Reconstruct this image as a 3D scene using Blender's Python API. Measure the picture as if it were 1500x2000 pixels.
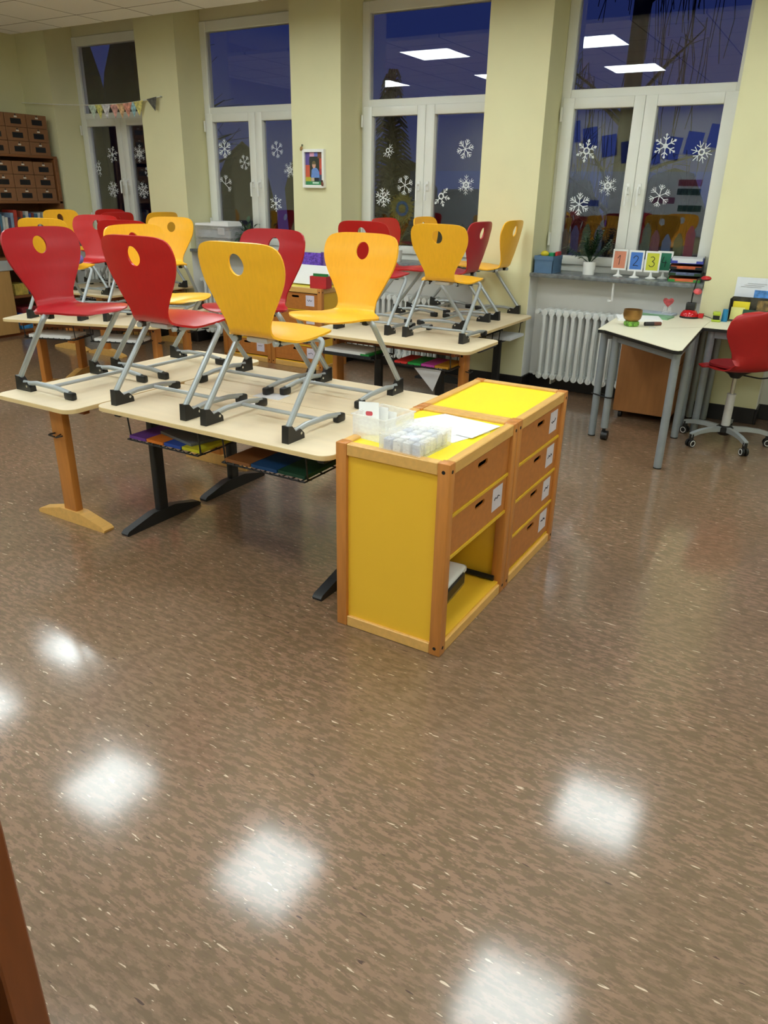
import bpy, bmesh, math, random
from mathutils import Vector, Matrix
from mathutils.geometry import tessellate_polygon, delaunay_2d_cdt
for o in list(bpy.data.objects): bpy.data.objects.remove(o)
S = bpy.context.scene
C = S.collection
PI = math.pi
R = math.radians
random.seed(7)

# ------------------------------------------------------------------ camera
F_PX, YAW, PITCH, ROLL, EYE = 1447.64, -0.532407, 0.406393, -0.019799, 1.55
cam_d = bpy.data.cameras.new('camera')
cam = bpy.data.objects.new('camera', cam_d); C.objects.link(cam)
cy, sy, cp, sp = math.cos(YAW), math.sin(YAW), math.cos(PITCH), math.sin(PITCH)
fwd = Vector((sy*cp, cy*cp, -sp)); rt = Vector((cy, -sy, 0)); dn = fwd.cross(rt)
cr, sr = math.cos(ROLL), math.sin(ROLL)
r2 = cr*rt + sr*dn; d2 = -sr*rt + cr*dn
m = Matrix((r2, -d2, -fwd)).transposed().to_4x4(); m.translation = (0, 0, EYE)
cam.matrix_world = m
cam_d.sensor_fit = 'HORIZONTAL'; cam_d.sensor_width = 36; cam_d.lens = F_PX/1500*36
cam_d.clip_start = 0.05; cam_d.clip_end = 200
S.camera = cam

# ------------------------------------------------------------------ world, exposure, lamps' strength
w = bpy.data.worlds.new('dusk_sky'); S.world = w; w.use_nodes = True
nt = w.node_tree; bgn = nt.nodes['Background']
tc = nt.nodes.new('ShaderNodeTexCoord'); sx = nt.nodes.new('ShaderNodeSeparateXYZ'); rp = nt.nodes.new('ShaderNodeValToRGB')
nt.links.new(tc.outputs['Generated'], sx.inputs[0]); nt.links.new(sx.outputs['Z'], rp.inputs[0]); nt.links.new(rp.outputs[0], bgn.inputs[0])
rp.color_ramp.elements[0].position = 0.0; rp.color_ramp.elements[0].color = (0.016, 0.026, 0.10, 1)
rp.color_ramp.elements[1].position = 0.5; rp.color_ramp.elements[1].color = (0.008, 0.014, 0.10, 1)
bgn.inputs[1].default_value = 1.0
S.view_settings.view_transform = 'Standard'
try: S.view_settings.look = 'None'
except Exception: pass
S.view_settings.exposure = 0.0; S.view_settings.gamma = 1.0; S.view_settings.use_curve_mapping = False
LAMP = 16.2            # radiance of the LED ceiling panels
try:
    S.cycles.max_bounces = 8; S.cycles.transparent_max_bounces = 12; S.cycles.sample_clamp_indirect = 6
except Exception: pass

# ------------------------------------------------------------------ materials
def lin(c):
    return tuple((v/255/12.92 if v/255 <= .04045 else ((v/255+.055)/1.055)**2.4) for v in c)
MATS = {}
def mat(name, rgb, rough=.5, metal=0., var=.06, scale=18., stretch=(1, 1, 1), spec=.5, bump=0., emit=None, alpha=None, trans=0.):
    if name in MATS: return MATS[name]
    M = bpy.data.materials.new(name); M.use_nodes = True; t = M.node_tree; b = t.nodes['Principled BSDF']
    col = lin(rgb)
    b.inputs['Roughness'].default_value = rough; b.inputs['Metallic'].default_value = metal
    b.inputs['Specular IOR Level'].default_value = spec
    tx = t.nodes.new('ShaderNodeTexCoord'); mp = t.nodes.new('ShaderNodeMapping'); no = t.nodes.new('ShaderNodeTexNoise')
    mp.inputs['Scale'].default_value = stretch; no.inputs['Scale'].default_value = scale; no.inputs['Detail'].default_value = 4
    cr_ = t.nodes.new('ShaderNodeValToRGB')
    a = cr_.color_ramp.elements
    a[0].position = .3; a[1].position = .7
    a[0].color = tuple(max(0, v*(1-var)) for v in col)+(1,); a[1].color = tuple(min(1, v*(1+var)) for v in col)+(1,)
    t.links.new(tx.outputs['Object'], mp.inputs[0]); t.links.new(mp.outputs[0], no.inputs['Vector'])
    t.links.new(no.outputs['Fac'], cr_.inputs[0]); t.links.new(cr_.outputs[0], b.inputs['Base Color'])
    if bump:
        bp = t.nodes.new('ShaderNodeBump'); bp.inputs['Strength'].default_value = bump; bp.inputs['Distance'].default_value = .002
        t.links.new(no.outputs['Fac'], bp.inputs['Height']); t.links.new(bp.outputs[0], b.inputs['Normal'])
    if emit:
        b.inputs['Emission Color'].default_value = lin(emit[0])+(1,); b.inputs['Emission Strength'].default_value = emit[1]
    if alpha is not None: b.inputs['Alpha'].default_value = alpha
    if trans: b.inputs['Transmission Weight'].default_value = trans
    MATS[name] = M
    return M
def floor_mat():
    M = bpy.data.materials.new('marbled_linoleum'); M.use_nodes = True; t = M.node_tree; b = t.nodes['Principled BSDF']; L = t.links.new
    tx = t.nodes.new('ShaderNodeTexCoord')
    def noise(sc, stx, sty, det=3., rot=0., rough=.5):
        mp = t.nodes.new('ShaderNodeMapping'); mp.inputs['Scale'].default_value = (stx, sty, 1); mp.inputs['Rotation'].default_value = (0, 0, rot)
        no = t.nodes.new('ShaderNodeTexNoise'); no.inputs['Scale'].default_value = sc; no.inputs['Detail'].default_value = det; no.inputs['Roughness'].default_value = rough
        L(tx.outputs['Object'], mp.inputs[0]); L(mp.outputs[0], no.inputs['Vector']); return no.outputs['Fac']
    def ramp(f, p0, c0, p1, c1):
        r = t.nodes.new('ShaderNodeValToRGB'); e = r.color_ramp.elements
        e[0].position = p0; e[0].color = c0; e[1].position = p1; e[1].color = c1
        L(f, r.inputs[0]); return r.outputs[0]
    def mix(f, a_, b_):
        x = t.nodes.new('ShaderNodeMix'); x.data_type = 'RGBA'; L(f, x.inputs[0]); L(a_, x.inputs[6]); L(b_, x.inputs[7]); return x.outputs[2]
    def col(c):
        n = t.nodes.new('ShaderNodeRGB'); n.outputs[0].default_value = lin(c)+(1,); return n.outputs[0]
    K, W = (0, 0, 0, 1), (1, 1, 1, 1)
    base = mix(ramp(noise(30, .6, 2.0, 5, .1, .62), .485, K, .515, W), col((116, 94, 69)), col((143, 112, 90)))
    base = mix(ramp(noise(62, .45, 1.9, 3, .12, .6), .56, K, .6, W), base, col((112, 88, 68)))
    base = mix(ramp(noise(1.3, 1, 1, 2), .4, K, .75, W), base, mix(ramp(noise(34, .5, 2.0, 5, .1, .62), .48, K, .52, W), col((108, 86, 62)), col((130, 104, 80))))
    base = mix(ramp(noise(44, .34, 1.9, 2, .1), .705, K, .72, W), base, col((214, 192, 168)))
    base = mix(ramp(noise(80, .3, 1.7, 2, .0), .70, K, .715, W), base, col((208, 186, 162)))
    base = mix(ramp(noise(52, .3, 1.8, 2, .25), .715, K, .73, W), base, col((70, 48, 38)))
    L(base, b.inputs['Base Color'])
    rg = t.nodes.new('ShaderNodeMapRange'); L(noise(5, 1, 1, 5), rg.inputs[0]); rg.inputs[3].default_value = .08; rg.inputs[4].default_value = .16
    L(rg.outputs[0], b.inputs['Coat Roughness']); b.inputs['Coat Weight'].default_value = 1.0; b.inputs['Roughness'].default_value = .45; b.inputs['Specular IOR Level'].default_value = .3
    bp = t.nodes.new('ShaderNodeBump'); bp.inputs['Strength'].default_value = .06; bp.inputs['Distance'].default_value = .004
    L(noise(14, 1, 1, 4), bp.inputs['Height']); L(bp.outputs[0], b.inputs['Normal'])
    return M
def ceiling_mat():
    M = bpy.data.materials.new('mineral_ceiling_tiles'); M.use_nodes = True; t = M.node_tree; b = t.nodes['Principled BSDF']; L = t.links.new
    tx = t.nodes.new('ShaderNodeTexCoord'); mp = t.nodes.new('ShaderNodeMapping'); mp.inputs['Location'].default_value = (6.877, -5.18+.6*20, 0)
    br = t.nodes.new('ShaderNodeTexBrick'); br.offset = 0; br.squash = 1
    br.inputs['Scale'].default_value = 1; br.inputs['Brick Width'].default_value = .605; br.inputs['Row Height'].default_value = .6
    br.inputs['Mortar Size'].default_value = .006; br.inputs['Mortar Smooth'].default_value = .1
    br.inputs['Color1'].default_value = lin((238, 238, 232))+(1,); br.inputs['Color2'].default_value = lin((234, 234, 228))+(1,); br.inputs['Mortar'].default_value = lin((120, 116, 105))+(1,)
    L(tx.outputs['Object'], mp.inputs[0]); L(mp.outputs[0], br.inputs['Vector']); L(br.outputs[0], b.inputs['Base Color'])
    b.inputs['Roughness'].default_value = .9
    return M
def glass_mat(name, refl=2.0, tint=(1, 1, 1)):
    M = bpy.data.materials.new(name); M.use_nodes = True; t = M.node_tree; L = t.links.new
    t.nodes.remove(t.nodes['Principled BSDF']); out = t.nodes['Material Output']
    tr = t.nodes.new('ShaderNodeBsdfTransparent'); tr.inputs[0].default_value = tint+(1,)
    gl = t.nodes.new('ShaderNodeBsdfGlossy'); gl.inputs['Roughness'].default_value = 0.005
    fr = t.nodes.new('ShaderNodeFresnel'); fr.inputs[0].default_value = 1.5
    ge = t.nodes.new('ShaderNodeNewGeometry'); im = t.nodes.new('ShaderNodeMapRange'); im.inputs[3].default_value = 1.5; im.inputs[4].default_value = 1/1.5
    L(ge.outputs['Backfacing'], im.inputs[0]); L(im.outputs[0], fr.inputs[0])
    mu = t.nodes.new('ShaderNodeMath'); mu.operation = 'MULTIPLY'; mu.inputs[1].default_value = refl; mu.use_clamp = True
    mx = t.nodes.new('ShaderNodeMixShader')
    L(fr.outputs[0], mu.inputs[0]); L(mu.outputs[0], mx.inputs[0]); L(tr.outputs[0], mx.inputs[1]); L(gl.outputs[0], mx.inputs[2]); L(mx.outputs[0], out.inputs[0])
    return M
def clear_plastic(name, rgb, fac):
    M = bpy.data.materials.new(name); M.use_nodes = True; t = M.node_tree; L = t.links.new
    t.nodes.remove(t.nodes['Principled BSDF']); out = t.nodes['Material Output']; c = lin(rgb)+(1,)
    df = t.nodes.new('ShaderNodeBsdfDiffuse'); tl = t.nodes.new('ShaderNodeBsdfTranslucent'); gl = t.nodes.new('ShaderNodeBsdfGlossy'); tr = t.nodes.new('ShaderNodeBsdfTransparent')
    for n in (df, tl): n.inputs[0].default_value = c
    gl.inputs['Roughness'].default_value = .15
    m1 = t.nodes.new('ShaderNodeMixShader'); m2 = t.nodes.new('ShaderNodeMixShader'); m3 = t.nodes.new('ShaderNodeMixShader')
    no = t.nodes.new('ShaderNodeTexNoise'); no.inputs['Scale'].default_value = 9
    mr = t.nodes.new('ShaderNodeMapRange'); mr.inputs[3].default_value = fac-.08; mr.inputs[4].default_value = fac+.08
    m1.inputs[0].default_value = .5; m3.inputs[0].default_value = .05
    L(no.outputs['Fac'], mr.inputs[0]); L(mr.outputs[0], m2.inputs[0])
    L(df.outputs[0], m1.inputs[1]); L(tl.outputs[0], m1.inputs[2]); L(tr.outputs[0], m2.inputs[1]); L(m1.outputs[0], m2.inputs[2])
    L(m2.outputs[0], m3.inputs[1]); L(gl.outputs[0], m3.inputs[2]); L(m3.outputs[0], out.inputs[0])
    return M
WALL = mat('yellow_wall_paint', (226, 221, 178), .85, var=.025, scale=3, bump=.03)
WHITEWALL = mat('white_wall_paint', (232, 231, 226), .85, var=.03, scale=3)
LINTEL = mat('cream_wall_paint', (225, 218, 185), .85, var=.02, scale=3)
UPVC = mat('white_window_frame', (232, 232, 224), .35, var=.015, scale=4)
FLOOR = floor_mat(); CEIL = ceiling_mat(); GLASS = glass_mat('window_glass', 2.1)
BASEB = mat('black_baseboard', (26, 22, 22), .45)
SILL = mat('grey_marble', (108, 112, 113), .25, var=.45, scale=22)
RADI = mat('radiator_enamel', (222, 224, 220), .35, var=.03, scale=6)
TOP = mat('maple_laminate', (232, 215, 182), .42, var=.03, scale=7, stretch=(.25, 5, 1))
TOPEDGE = mat('maple_table_edge', (226, 198, 145), .5, var=.05, scale=9)
BEECH = mat('lacquered_beech', (196, 126, 58), .35, var=.10, scale=10, stretch=(6, 6, .6))
BEECHL = mat('pale_beech', (222, 172, 96), .35, var=.08, scale=10, stretch=(1, 5, 5))
BEECHD = mat('beech_drawer_front', (188, 116, 52), .38, var=.10, scale=8, stretch=(4, .7, 5))
YPANEL = mat('yellow_panel', (240, 188, 50), .4, var=.015, scale=4)
YTOP = mat('bright_yellow_top', (246, 224, 24), .4, var=.02, scale=4)
BLACKM = mat('black_powder_coat', (30, 31, 34), .45, var=.1)
BLACKP = mat('black_plastic', (22, 22, 23), .4, var=.1)
GREYM = mat('silver_grey_tube', (168, 174, 176), .38, metal=.35, var=.05, scale=6)
GREYL = mat('light_grey_plastic', (198, 196, 192), .5)
RED1 = mat('crimson_plywood', (166, 24, 32), .3, spec=.4, var=.04, scale=16, stretch=(6, 6, .6))
RED2 = mat('bright_red_plywood', (184, 24, 24), .3, spec=.4, var=.04, scale=16, stretch=(6, 6, .6))
YEL = mat('yellow_plywood', (247, 182, 40), .32, spec=.4, var=.035, scale=16, stretch=(6, 6, .6))
PAPER = mat('white_paper', (240, 240, 240), .7, var=.01)
PAPERG = mat('grey_white_paper', (214, 216, 220), .7, var=.02)
INK = mat('dark_ink', (45, 42, 60), .7)
LABELP = mat('lilac_white_label', (216, 208, 220), .6)
DARKIN = mat('black_bolt_and_recess_shade', (14, 9, 7), .8)  # near-black bolts, and interior shade painted into drawers and open cabinet
CLEAR = clear_plastic('clear_plastic', (255, 255, 255), .24)
MILKY = clear_plastic('milky_plastic', (255, 255, 255), .36)
WHITEP = mat('white_plastic', (238, 238, 234), .35, var=.01)
DESKTOP = mat('cream_desk_laminate', (236, 229, 203), .4, var=.015, scale=6)
DESKLEG = mat('blue_grey_tube', (150, 158, 165), .4, metal=.3, var=.04)
REDP = mat('red_plastic_shell', (172, 26, 28), .38, var=.04)
REDPAD = mat('red_fabric_pad', (150, 22, 28), .8, var=.15, scale=60)
CHROME = mat('chrome', (200, 200, 196), .18, metal=.9)
SNOW = mat('white_sticker', (232, 236, 236), .6, var=.02)
KRAFT = mat('brown_cardboard', (134, 92, 58), .75, var=.06)
SHELFW = mat('brown_shelf_board', (132, 84, 46), .5, var=.1, scale=8, stretch=(5, .7, 5))
SHELFL = mat('light_beech_board', (178, 136, 80), .5, var=.06, scale=8, stretch=(4, 4, .6))
SHADEWOOD = mat('shade_darkened_brown_wood', (120, 62, 26), .45, var=.12, scale=9, stretch=(5, 5, .6))  # brown darkened so that shade is part of the wood colour
PEDW = mat('brown_pedestal_wood', (160, 106, 58), .45, var=.09, scale=8, stretch=(4, 4, .6))
LEAF = mat('dark_green_leaf', (40, 70, 36), .5, var=.3, scale=30)
GRASSL = mat('long_grass_leaf', (96, 110, 70), .5, var=.3, scale=30)
SOIL = mat('potting_soil', (50, 36, 26), .9)
TREE = mat('dark_bark', (46, 44, 42), .9, var=.2)
def cm(name, rgb, rough=.5, **k): return mat(name, rgb, rough, **k)

# ------------------------------------------------------------------ mesh builder
class MB:
    def __init__(s): s.bm = bmesh.new(); s.X = None
    def _fin(s, vs):
        if s.X is not None: bmesh.ops.transform(s.bm, matrix=s.X, verts=list(vs))
        return s
    def box(s, x0, y0, z0, x1, y1, z1, bev=0., seg=1):
        P = [s.bm.verts.new(p) for p in ((x0,y0,z0),(x1,y0,z0),(x1,y1,z0),(x0,y1,z0),(x0,y0,z1),(x1,y0,z1),(x1,y1,z1),(x0,y1,z1))]
        fs = [s.bm.faces.new([P[i] for i in q]) for q in ((3,2,1,0),(4,5,6,7),(0,1,5,4),(1,2,6,5),(2,3,7,6),(3,0,4,7))]
        if bev > 0:
            ed = set(e for f in fs for e in f.edges)
            r = bmesh.ops.bevel(s.bm, geom=list(ed), offset=bev, segments=seg, affect='EDGES', profile=.5)
            vs = set(r['verts']) | set(v for f in r['faces'] for v in f.verts) | set(v for v in P if v.is_valid)
        else: vs = P
        return s._fin(vs)
    def tube(s, pts, r, seg=8, fil=0., cap=True, closed=False):
        pts = [Vector(p) for p in pts]
        if fil > 0 and len(pts) > 2:
            out = [pts[0]]
            for i in range(1, len(pts)-1):
                a, b, c = pts[i-1], pts[i], pts[i+1]
                u, v = (a-b), (c-b); l = min(fil, u.length*.48, v.length*.48)
                p, q = b+u.normalized()*l, b+v.normalized()*l
                for k in range(6):
                    t_ = k/5; out.append((1-t_)**2*p + 2*t_*(1-t_)*b + t_**2*q)
            pts = out+[pts[-1]]
        n = len(pts); rs = r if isinstance(r, (list, tuple)) else [r]*n
        if len(rs) != n: rs = [rs[0]+(rs[-1]-rs[0])*i/(n-1) for i in range(n)]
        rings = []; up = None
        for i in range(n):
            if closed: d = pts[(i+1) % n]-pts[i-1]
            else: d = pts[min(i+1, n-1)]-pts[max(i-1, 0)]
            d.normalize()
            if up is None:
                up = Vector((0, 0, 1)) if abs(d.z) < .9 else Vector((1, 0, 0))
            up = (up - d*up.dot(d)); up.normalize(); sd = d.cross(up)
            rings.append([s.bm.verts.new(pts[i]+(up*math.cos(2*PI*k/seg)+sd*math.sin(2*PI*k/seg))*rs[i]) for k in range(seg)])
        for i in range(n if closed else n-1):
            a, b = rings[i], rings[(i+1) % n]
            for k in range(seg): s.bm.faces.new((a[k], b[k], b[(k+1) % seg], a[(k+1) % seg]))
        if cap and not closed:
            s.bm.faces.new(rings[0]); s.bm.faces.new(list(reversed(rings[-1])))
        return s._fin([v for q in rings for v in q])
    def lathe(s, prof, seg=20, c=(0, 0, 0)):
        rings = []; vs = []
        for r, z in prof:
            if r < 1e-6:
                v = s.bm.verts.new((c[0], c[1], c[2]+z)); rings.append([v]); vs.append(v)
            else:
                q = [s.bm.verts.new((c[0]+r*math.cos(2*PI*k/seg), c[1]+r*math.sin(2*PI*k/seg), c[2]+z)) for k in range(seg)]
                rings.append(q); vs += q
        for a, b in zip(rings, rings[1:]):
            for k in range(seg):
                k2 = (k+1) % seg
                if len(a) == 1 and len(b) == 1: continue
                if len(a) == 1: s.bm.faces.new((a[0], b[k2], b[k]))
                elif len(b) == 1: s.bm.faces.new((a[k], a[k2], b[0]))
                else: s.bm.faces.new((a[k], a[k2], b[k2], b[k]))
        for q, rev in ((rings[0], True), (rings[-1], False)):
            if len(q) > 1: s.bm.faces.new(list(reversed(q)) if rev else q)
        return s._fin(vs)
    def prism(s, poly, z0, z1, holes=(), frame=None):
        """poly in (u,v) extruded along w from z0 to z1; frame = (origin, U, V, W)"""
        loops = [[Vector((p[0], p[1], 0)) for p in poly]]+[[Vector((p[0], p[1], 0)) for p in h] for h in holes]
        tris = tessellate_polygon(loops)
        flat = [p for l in loops for p in l]
        def pos(p, z):
            if frame is None: return (p.x, p.y, z)
            o, U, V, W = frame; return Vector(o)+Vector(U)*p.x+Vector(V)*p.y+Vector(W)*z
        lo = [s.bm.verts.new(pos(p, z0)) for p in flat]; hi = [s.bm.verts.new(pos(p, z1)) for p in flat]
        for a, b, c in tris:
            try: s.bm.faces.new((lo[c], lo[b], lo[a])); s.bm.faces.new((hi[a], hi[b], hi[c]))
            except ValueError: pass
        i0 = 0
        for l in loops:
            n = len(l)
            for k in range(n):
                a, b = i0+k, i0+(k+1) % n
                try: s.bm.faces.new((lo[a], lo[b], hi[b], hi[a]))
                except ValueError: pass
            i0 += n
        return s._fin(lo+hi)
    def sphere(s, c, r, seg=16, sc=(1, 1, 1)):
        g = bmesh.ops.create_uvsphere(s.bm, u_segments=seg, v_segments=max(6, seg//2), radius=1)
        bmesh.ops.transform(s.bm, matrix=Matrix.Translation(c) @ Matrix.Diagonal((r*sc[0], r*sc[1], r*sc[2], 1)), verts=g['verts'])
        return s._fin(g['verts'])
    def build(s, name, material, parent=None, loc=(0, 0, 0), rz=0., smooth=True, ang=35):
        bmesh.ops.recalc_face_normals(s.bm, faces=s.bm.faces)
        me = bpy.data.meshes.new(name); s.bm.to_mesh(me); s.bm.free()
        for mm in (material if isinstance(material, (list, tuple)) else [material]): me.materials.append(mm)
        if smooth:
            me.polygons.foreach_set('use_smooth', [True]*len(me.polygons)); me.set_sharp_from_angle(angle=R(ang))
        o = bpy.data.objects.new(name, me); C.objects.link(o); o.location = loc; o.rotation_euler = (0, 0, rz)
        if parent: o.parent = parent
        return o
def tag(o, label=None, cat=None, group=None, kind=None):
    if label: o['label'] = label
    if cat: o['category'] = cat
    if group: o['group'] = group
    if kind: o['kind'] = kind
    return o
def empty(name, loc=(0, 0, 0), rz=0., label=None, cat=None, group=None, kind=None, parent=None):
    o = bpy.data.objects.new(name, None); C.objects.link(o); o.location = loc; o.rotation_euler = (0, 0, rz); o.empty_display_size = .1
    if parent: o.parent = parent
    return tag(o, label, cat, group, kind)
def dup(root, loc=None, rz=None, label=None, group=None, swap=None):
    def rec(o, par):
        c = o.copy(); C.objects.link(c)
        if par: c.parent = par
        if swap and c.type == 'MESH' and c.data.name in swap: c.data = swap[c.data.name]
        for ch in [q for q in KIDS.get(o.name, [])]: KIDS.setdefault(c.name, []).append(rec(ch, c))
        return c
    KIDS.clear()
    for q in bpy.data.objects:
        if q.parent: KIDS.setdefault(q.parent.name, []).append(q)
    c = rec(root, None)
    if loc is not None: c.location = loc
    if rz is not None: c.rotation_euler = (0, 0, rz)
    if label: c['label'] = label
    if group: c['group'] = group
    return c
KIDS = {}
def struct(mb, name, material, parent=None, **k):
    o = mb.build(name, material, parent, **k)
    if parent is None: o['kind'] = 'structure'
    return o
def rrect(x0, y0, x1, y1, r, n=5):
    out = []
    for cx, cy_, a0 in ((x1-r, y1-r, 0), (x0+r, y1-r, 90), (x0+r, y0+r, 180), (x1-r, y0+r, 270)):
        for k in range(n+1):
            a = R(a0+90*k/n); out.append((cx+r*math.cos(a), cy_+r*math.sin(a)))
    return out

# ------------------------------------------------------------------ room
YW, YF, ZC = 6.072, 6.414, 2.93
XL, XR, YB, ZTOP = -8.4, 2.6, -1.5, 3.5
NX = [(-7.91, -6.547), (-6.008, -4.633), (-4.094, -2.733), (-2.232, -.886), (-.37, .97)]
struct(MB().box(XL-.2, YB-.2, -.1, XR+.2, 6.75, 0), 'floor', FLOOR, smooth=False)
mb = MB()
xs = XL
for a, b in NX+[(XR, XR)]:
    if a > xs: mb.box(xs, YW, 0, a, 6.52, ZTOP)
    xs = b
struct(mb, 'wall_back', WALL, smooth=False)
mb = MB(); mb2 = MB()
for a, b in NX:
    mb.box(a, 6.27, 0, b, 6.52, .944)
    mb.box(a, YF+.002, .944, b, 6.52, .973)
    mb.box(a, YW+.004, .0, a+.004, 6.27, .944); mb.box(b-.004, YW+.004, 0, b, 6.27, .944)
    mb2.box(a, YF+.02, 3.06, b, 6.75, ZTOP)
struct(mb, 'wall_parapet', WHITEWALL, smooth=False)
struct(mb2, 'wall_lintel', LINTEL, smooth=False)
struct(MB().box(XL-.2, YB-.2, 0, XL, 6.75, ZTOP), 'wall_left', WALL, smooth=False)
struct(MB().box(XR, YB-.2, 0, XR+.2, 6.75, ZTOP), 'wall_right', WALL, smooth=False)
struct(MB().box(XL-.2, YB-.2, 0, XR+.2, YB, ZTOP), 'wall_front', WALL, smooth=False)
struct(MB().box(XL-.2, YB-.2, ZTOP, XR+.2, 6.75, ZTOP+.1), 'ceiling_slab', WHITEWALL, smooth=False)
struct(MB().box(-7.65, YB, ZC, XR, 5.49, ZC+.03), 'ceiling', CEIL, smooth=False)
mb = MB()
xs = XL
for a, b in NX+[(XR, XR)]:
    if a > xs: mb.box(xs+.001, YW-.018, 0, a, YW, .115, .003)
    if b > a:
        mb.box(a, YW-.018, 0, a+.018, 6.252, .115, .003); mb.box(a, 6.252, 0, b, 6.27, .115, .003); mb.box(b-.018, YW-.018, 0, b, 6.252, .115, .003)
    xs = b
struct(mb, 'baseboard_back', BASEB, smooth=False)

# windows: every one frame, two sashes with handle, three panes, sill
def window(n, xl, xr):
    W_ = xr-xl; e = empty('window_%d' % n, (xl, YF, .973), kind='structure')
    mb = MB(); d0, d1 = 0., .075
    mb.box(0, d0, 0, .075, d1, 2.087, .004); mb.box(W_-.072, d0, 0, W_, d1, 2.087, .004)
    mb.box(.075, d0, 1.997, W_-.072, d1, 2.087, .004); mb.box(.075, d0, 1.275, W_-.072, d1, 1.342, .004); mb.box(.075, d0, 0, W_-.072, d1, .055, .004)
    mb.build('window_frame', UPVC, e)
    mid = W_*.49
    MB().box(.075, .028, 1.342, W_-.072, .034, 1.997).build('window_pane', GLASS, e, smooth=False)
    for k, (a, b) in enumerate(((.027, mid-.001), (mid+.001, W_-.034))):
        g0, g1 = a+.091, b-.082
        if k: g0, g1 = a+.087, b-.1
        mb = MB()
        for q in ((a, g0, .057, 1.284), (g1, b, .057, 1.284)): mb.box(q[0], -.022, q[2], q[1], .05, q[3], .006, 2)
        mb.box(g0, -.022, 1.207, g1, .05, 1.284, .006, 2); mb.box(g0, -.022, .057, g1, .05, .125, .006, 2)
        s = mb.build('sash', UPVC, e)
        MB().box(g0, .02, .125, g1, .026, 1.207).build('sash_pane', GLASS, s, smooth=False)
        hx = (b-.042) if k == 0 else (a+.045)
        mb = MB(); mb.box(hx-.014, -.034, .60, hx+.014, -.022, .68, .004); mb.tube([(hx, -.034, .65), (hx, -.07, .65), (hx, -.07, .52)], .009, 8, .02)
        mb.build('handle', WHITEP, s)
    mb = MB()
    for zz in (.2, 1.12):
        mb.tube([(.022, -.03, zz), (.022, -.03, zz+.1)], .011, 8); mb.tube([(W_-.026, -.03, zz), (W_-.026, -.03, zz+.1)], .011, 8)
    mb.build('hinge', UPVC, e)
    mb = MB(); mb.box(.004, 6.045-YF, -.029, W_-.004, .09, .002, .006, 2)
    mb.build('window_sill', SILL, e)
    return e
for i, (a, b) in enumerate(NX): window(i+1, a, b)

tag(MB().tube([(-1.545, 6.075, .94), (-1.545, 6.09, .80), (-1.575, 6.10, .795), (-1.575, 6.10, .81)], .009, 8, .01).build('crank_handle', mat('white_plastic', (238, 238, 234))), 'thin white crank hanging below the fourth window sill', 'crank')
# ceiling lights
e = empty('ceiling_light', (-.77, 4.72, ZC), label='x', cat='ceiling light', group='square LED ceiling panels')
mb = MB()
for q in ((-.3, -.3, .3, -.285), (-.3, .285, .3, .3), (-.3, -.285, -.285, .285), (.285, -.285, .3, .285)): mb.box(q[0], q[1], -.008, q[2], q[3], 0)
mb.build('light_frame', WHITEP, e, smooth=False)
MB().box(-.285, -.285, -.006, .285, .285, -.001).build('diffuser', mat('lamp_diffuser', (255, 255, 255), .5, emit=((240, 252, 253), LAMP)), e, smooth=False)
LP = [(-2.6, 4.7), (-4.3, 4.7), (-6.2, 4.1), (-.78, 2.93), (-2.62, 2.93), (-4.26, 2.9), (-6.05, 2.9), (-.8, 1.1), (-2.6, 1.1), (-4.3, 1.1), (-6.0, 1.1), (1.05, 4.7), (1.05, 2.9), (1.05, 1.1), (-2.6, -.7), (-4.3, -.7), (-6.0, -.7), (-.8, -.7), (1.05, -.7)]  # rearmost row, unseen behind the camera, is added for more light
rown = {4.7: 'row nearest the windows', 4.1: 'row nearest the windows', 2.93: 'second row from the windows', 2.9: 'second row from the windows', 1.1: 'third row from the windows', -.7: 'added unseen row farthest from the windows'}
e['label'] = 'square white LED ceiling panel above the teacher desk, row nearest the windows'
for x, y in LP:
    nm = {-6.2: 'bookshelf end', -6.05: 'bookshelf end', -6.0: 'bookshelf end', -5.2: 'bookshelf end', -4.3: 'left centre', -4.26: 'left centre', -2.6: 'middle', -2.62: 'middle', -.78: 'right centre', -.8: 'right centre', -.2: 'right end', 1.05: 'right end'}[x]
    dup(e, (x, y, ZC), label='square white LED ceiling panel, %s of the %s' % (nm, rown[y]))

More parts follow.
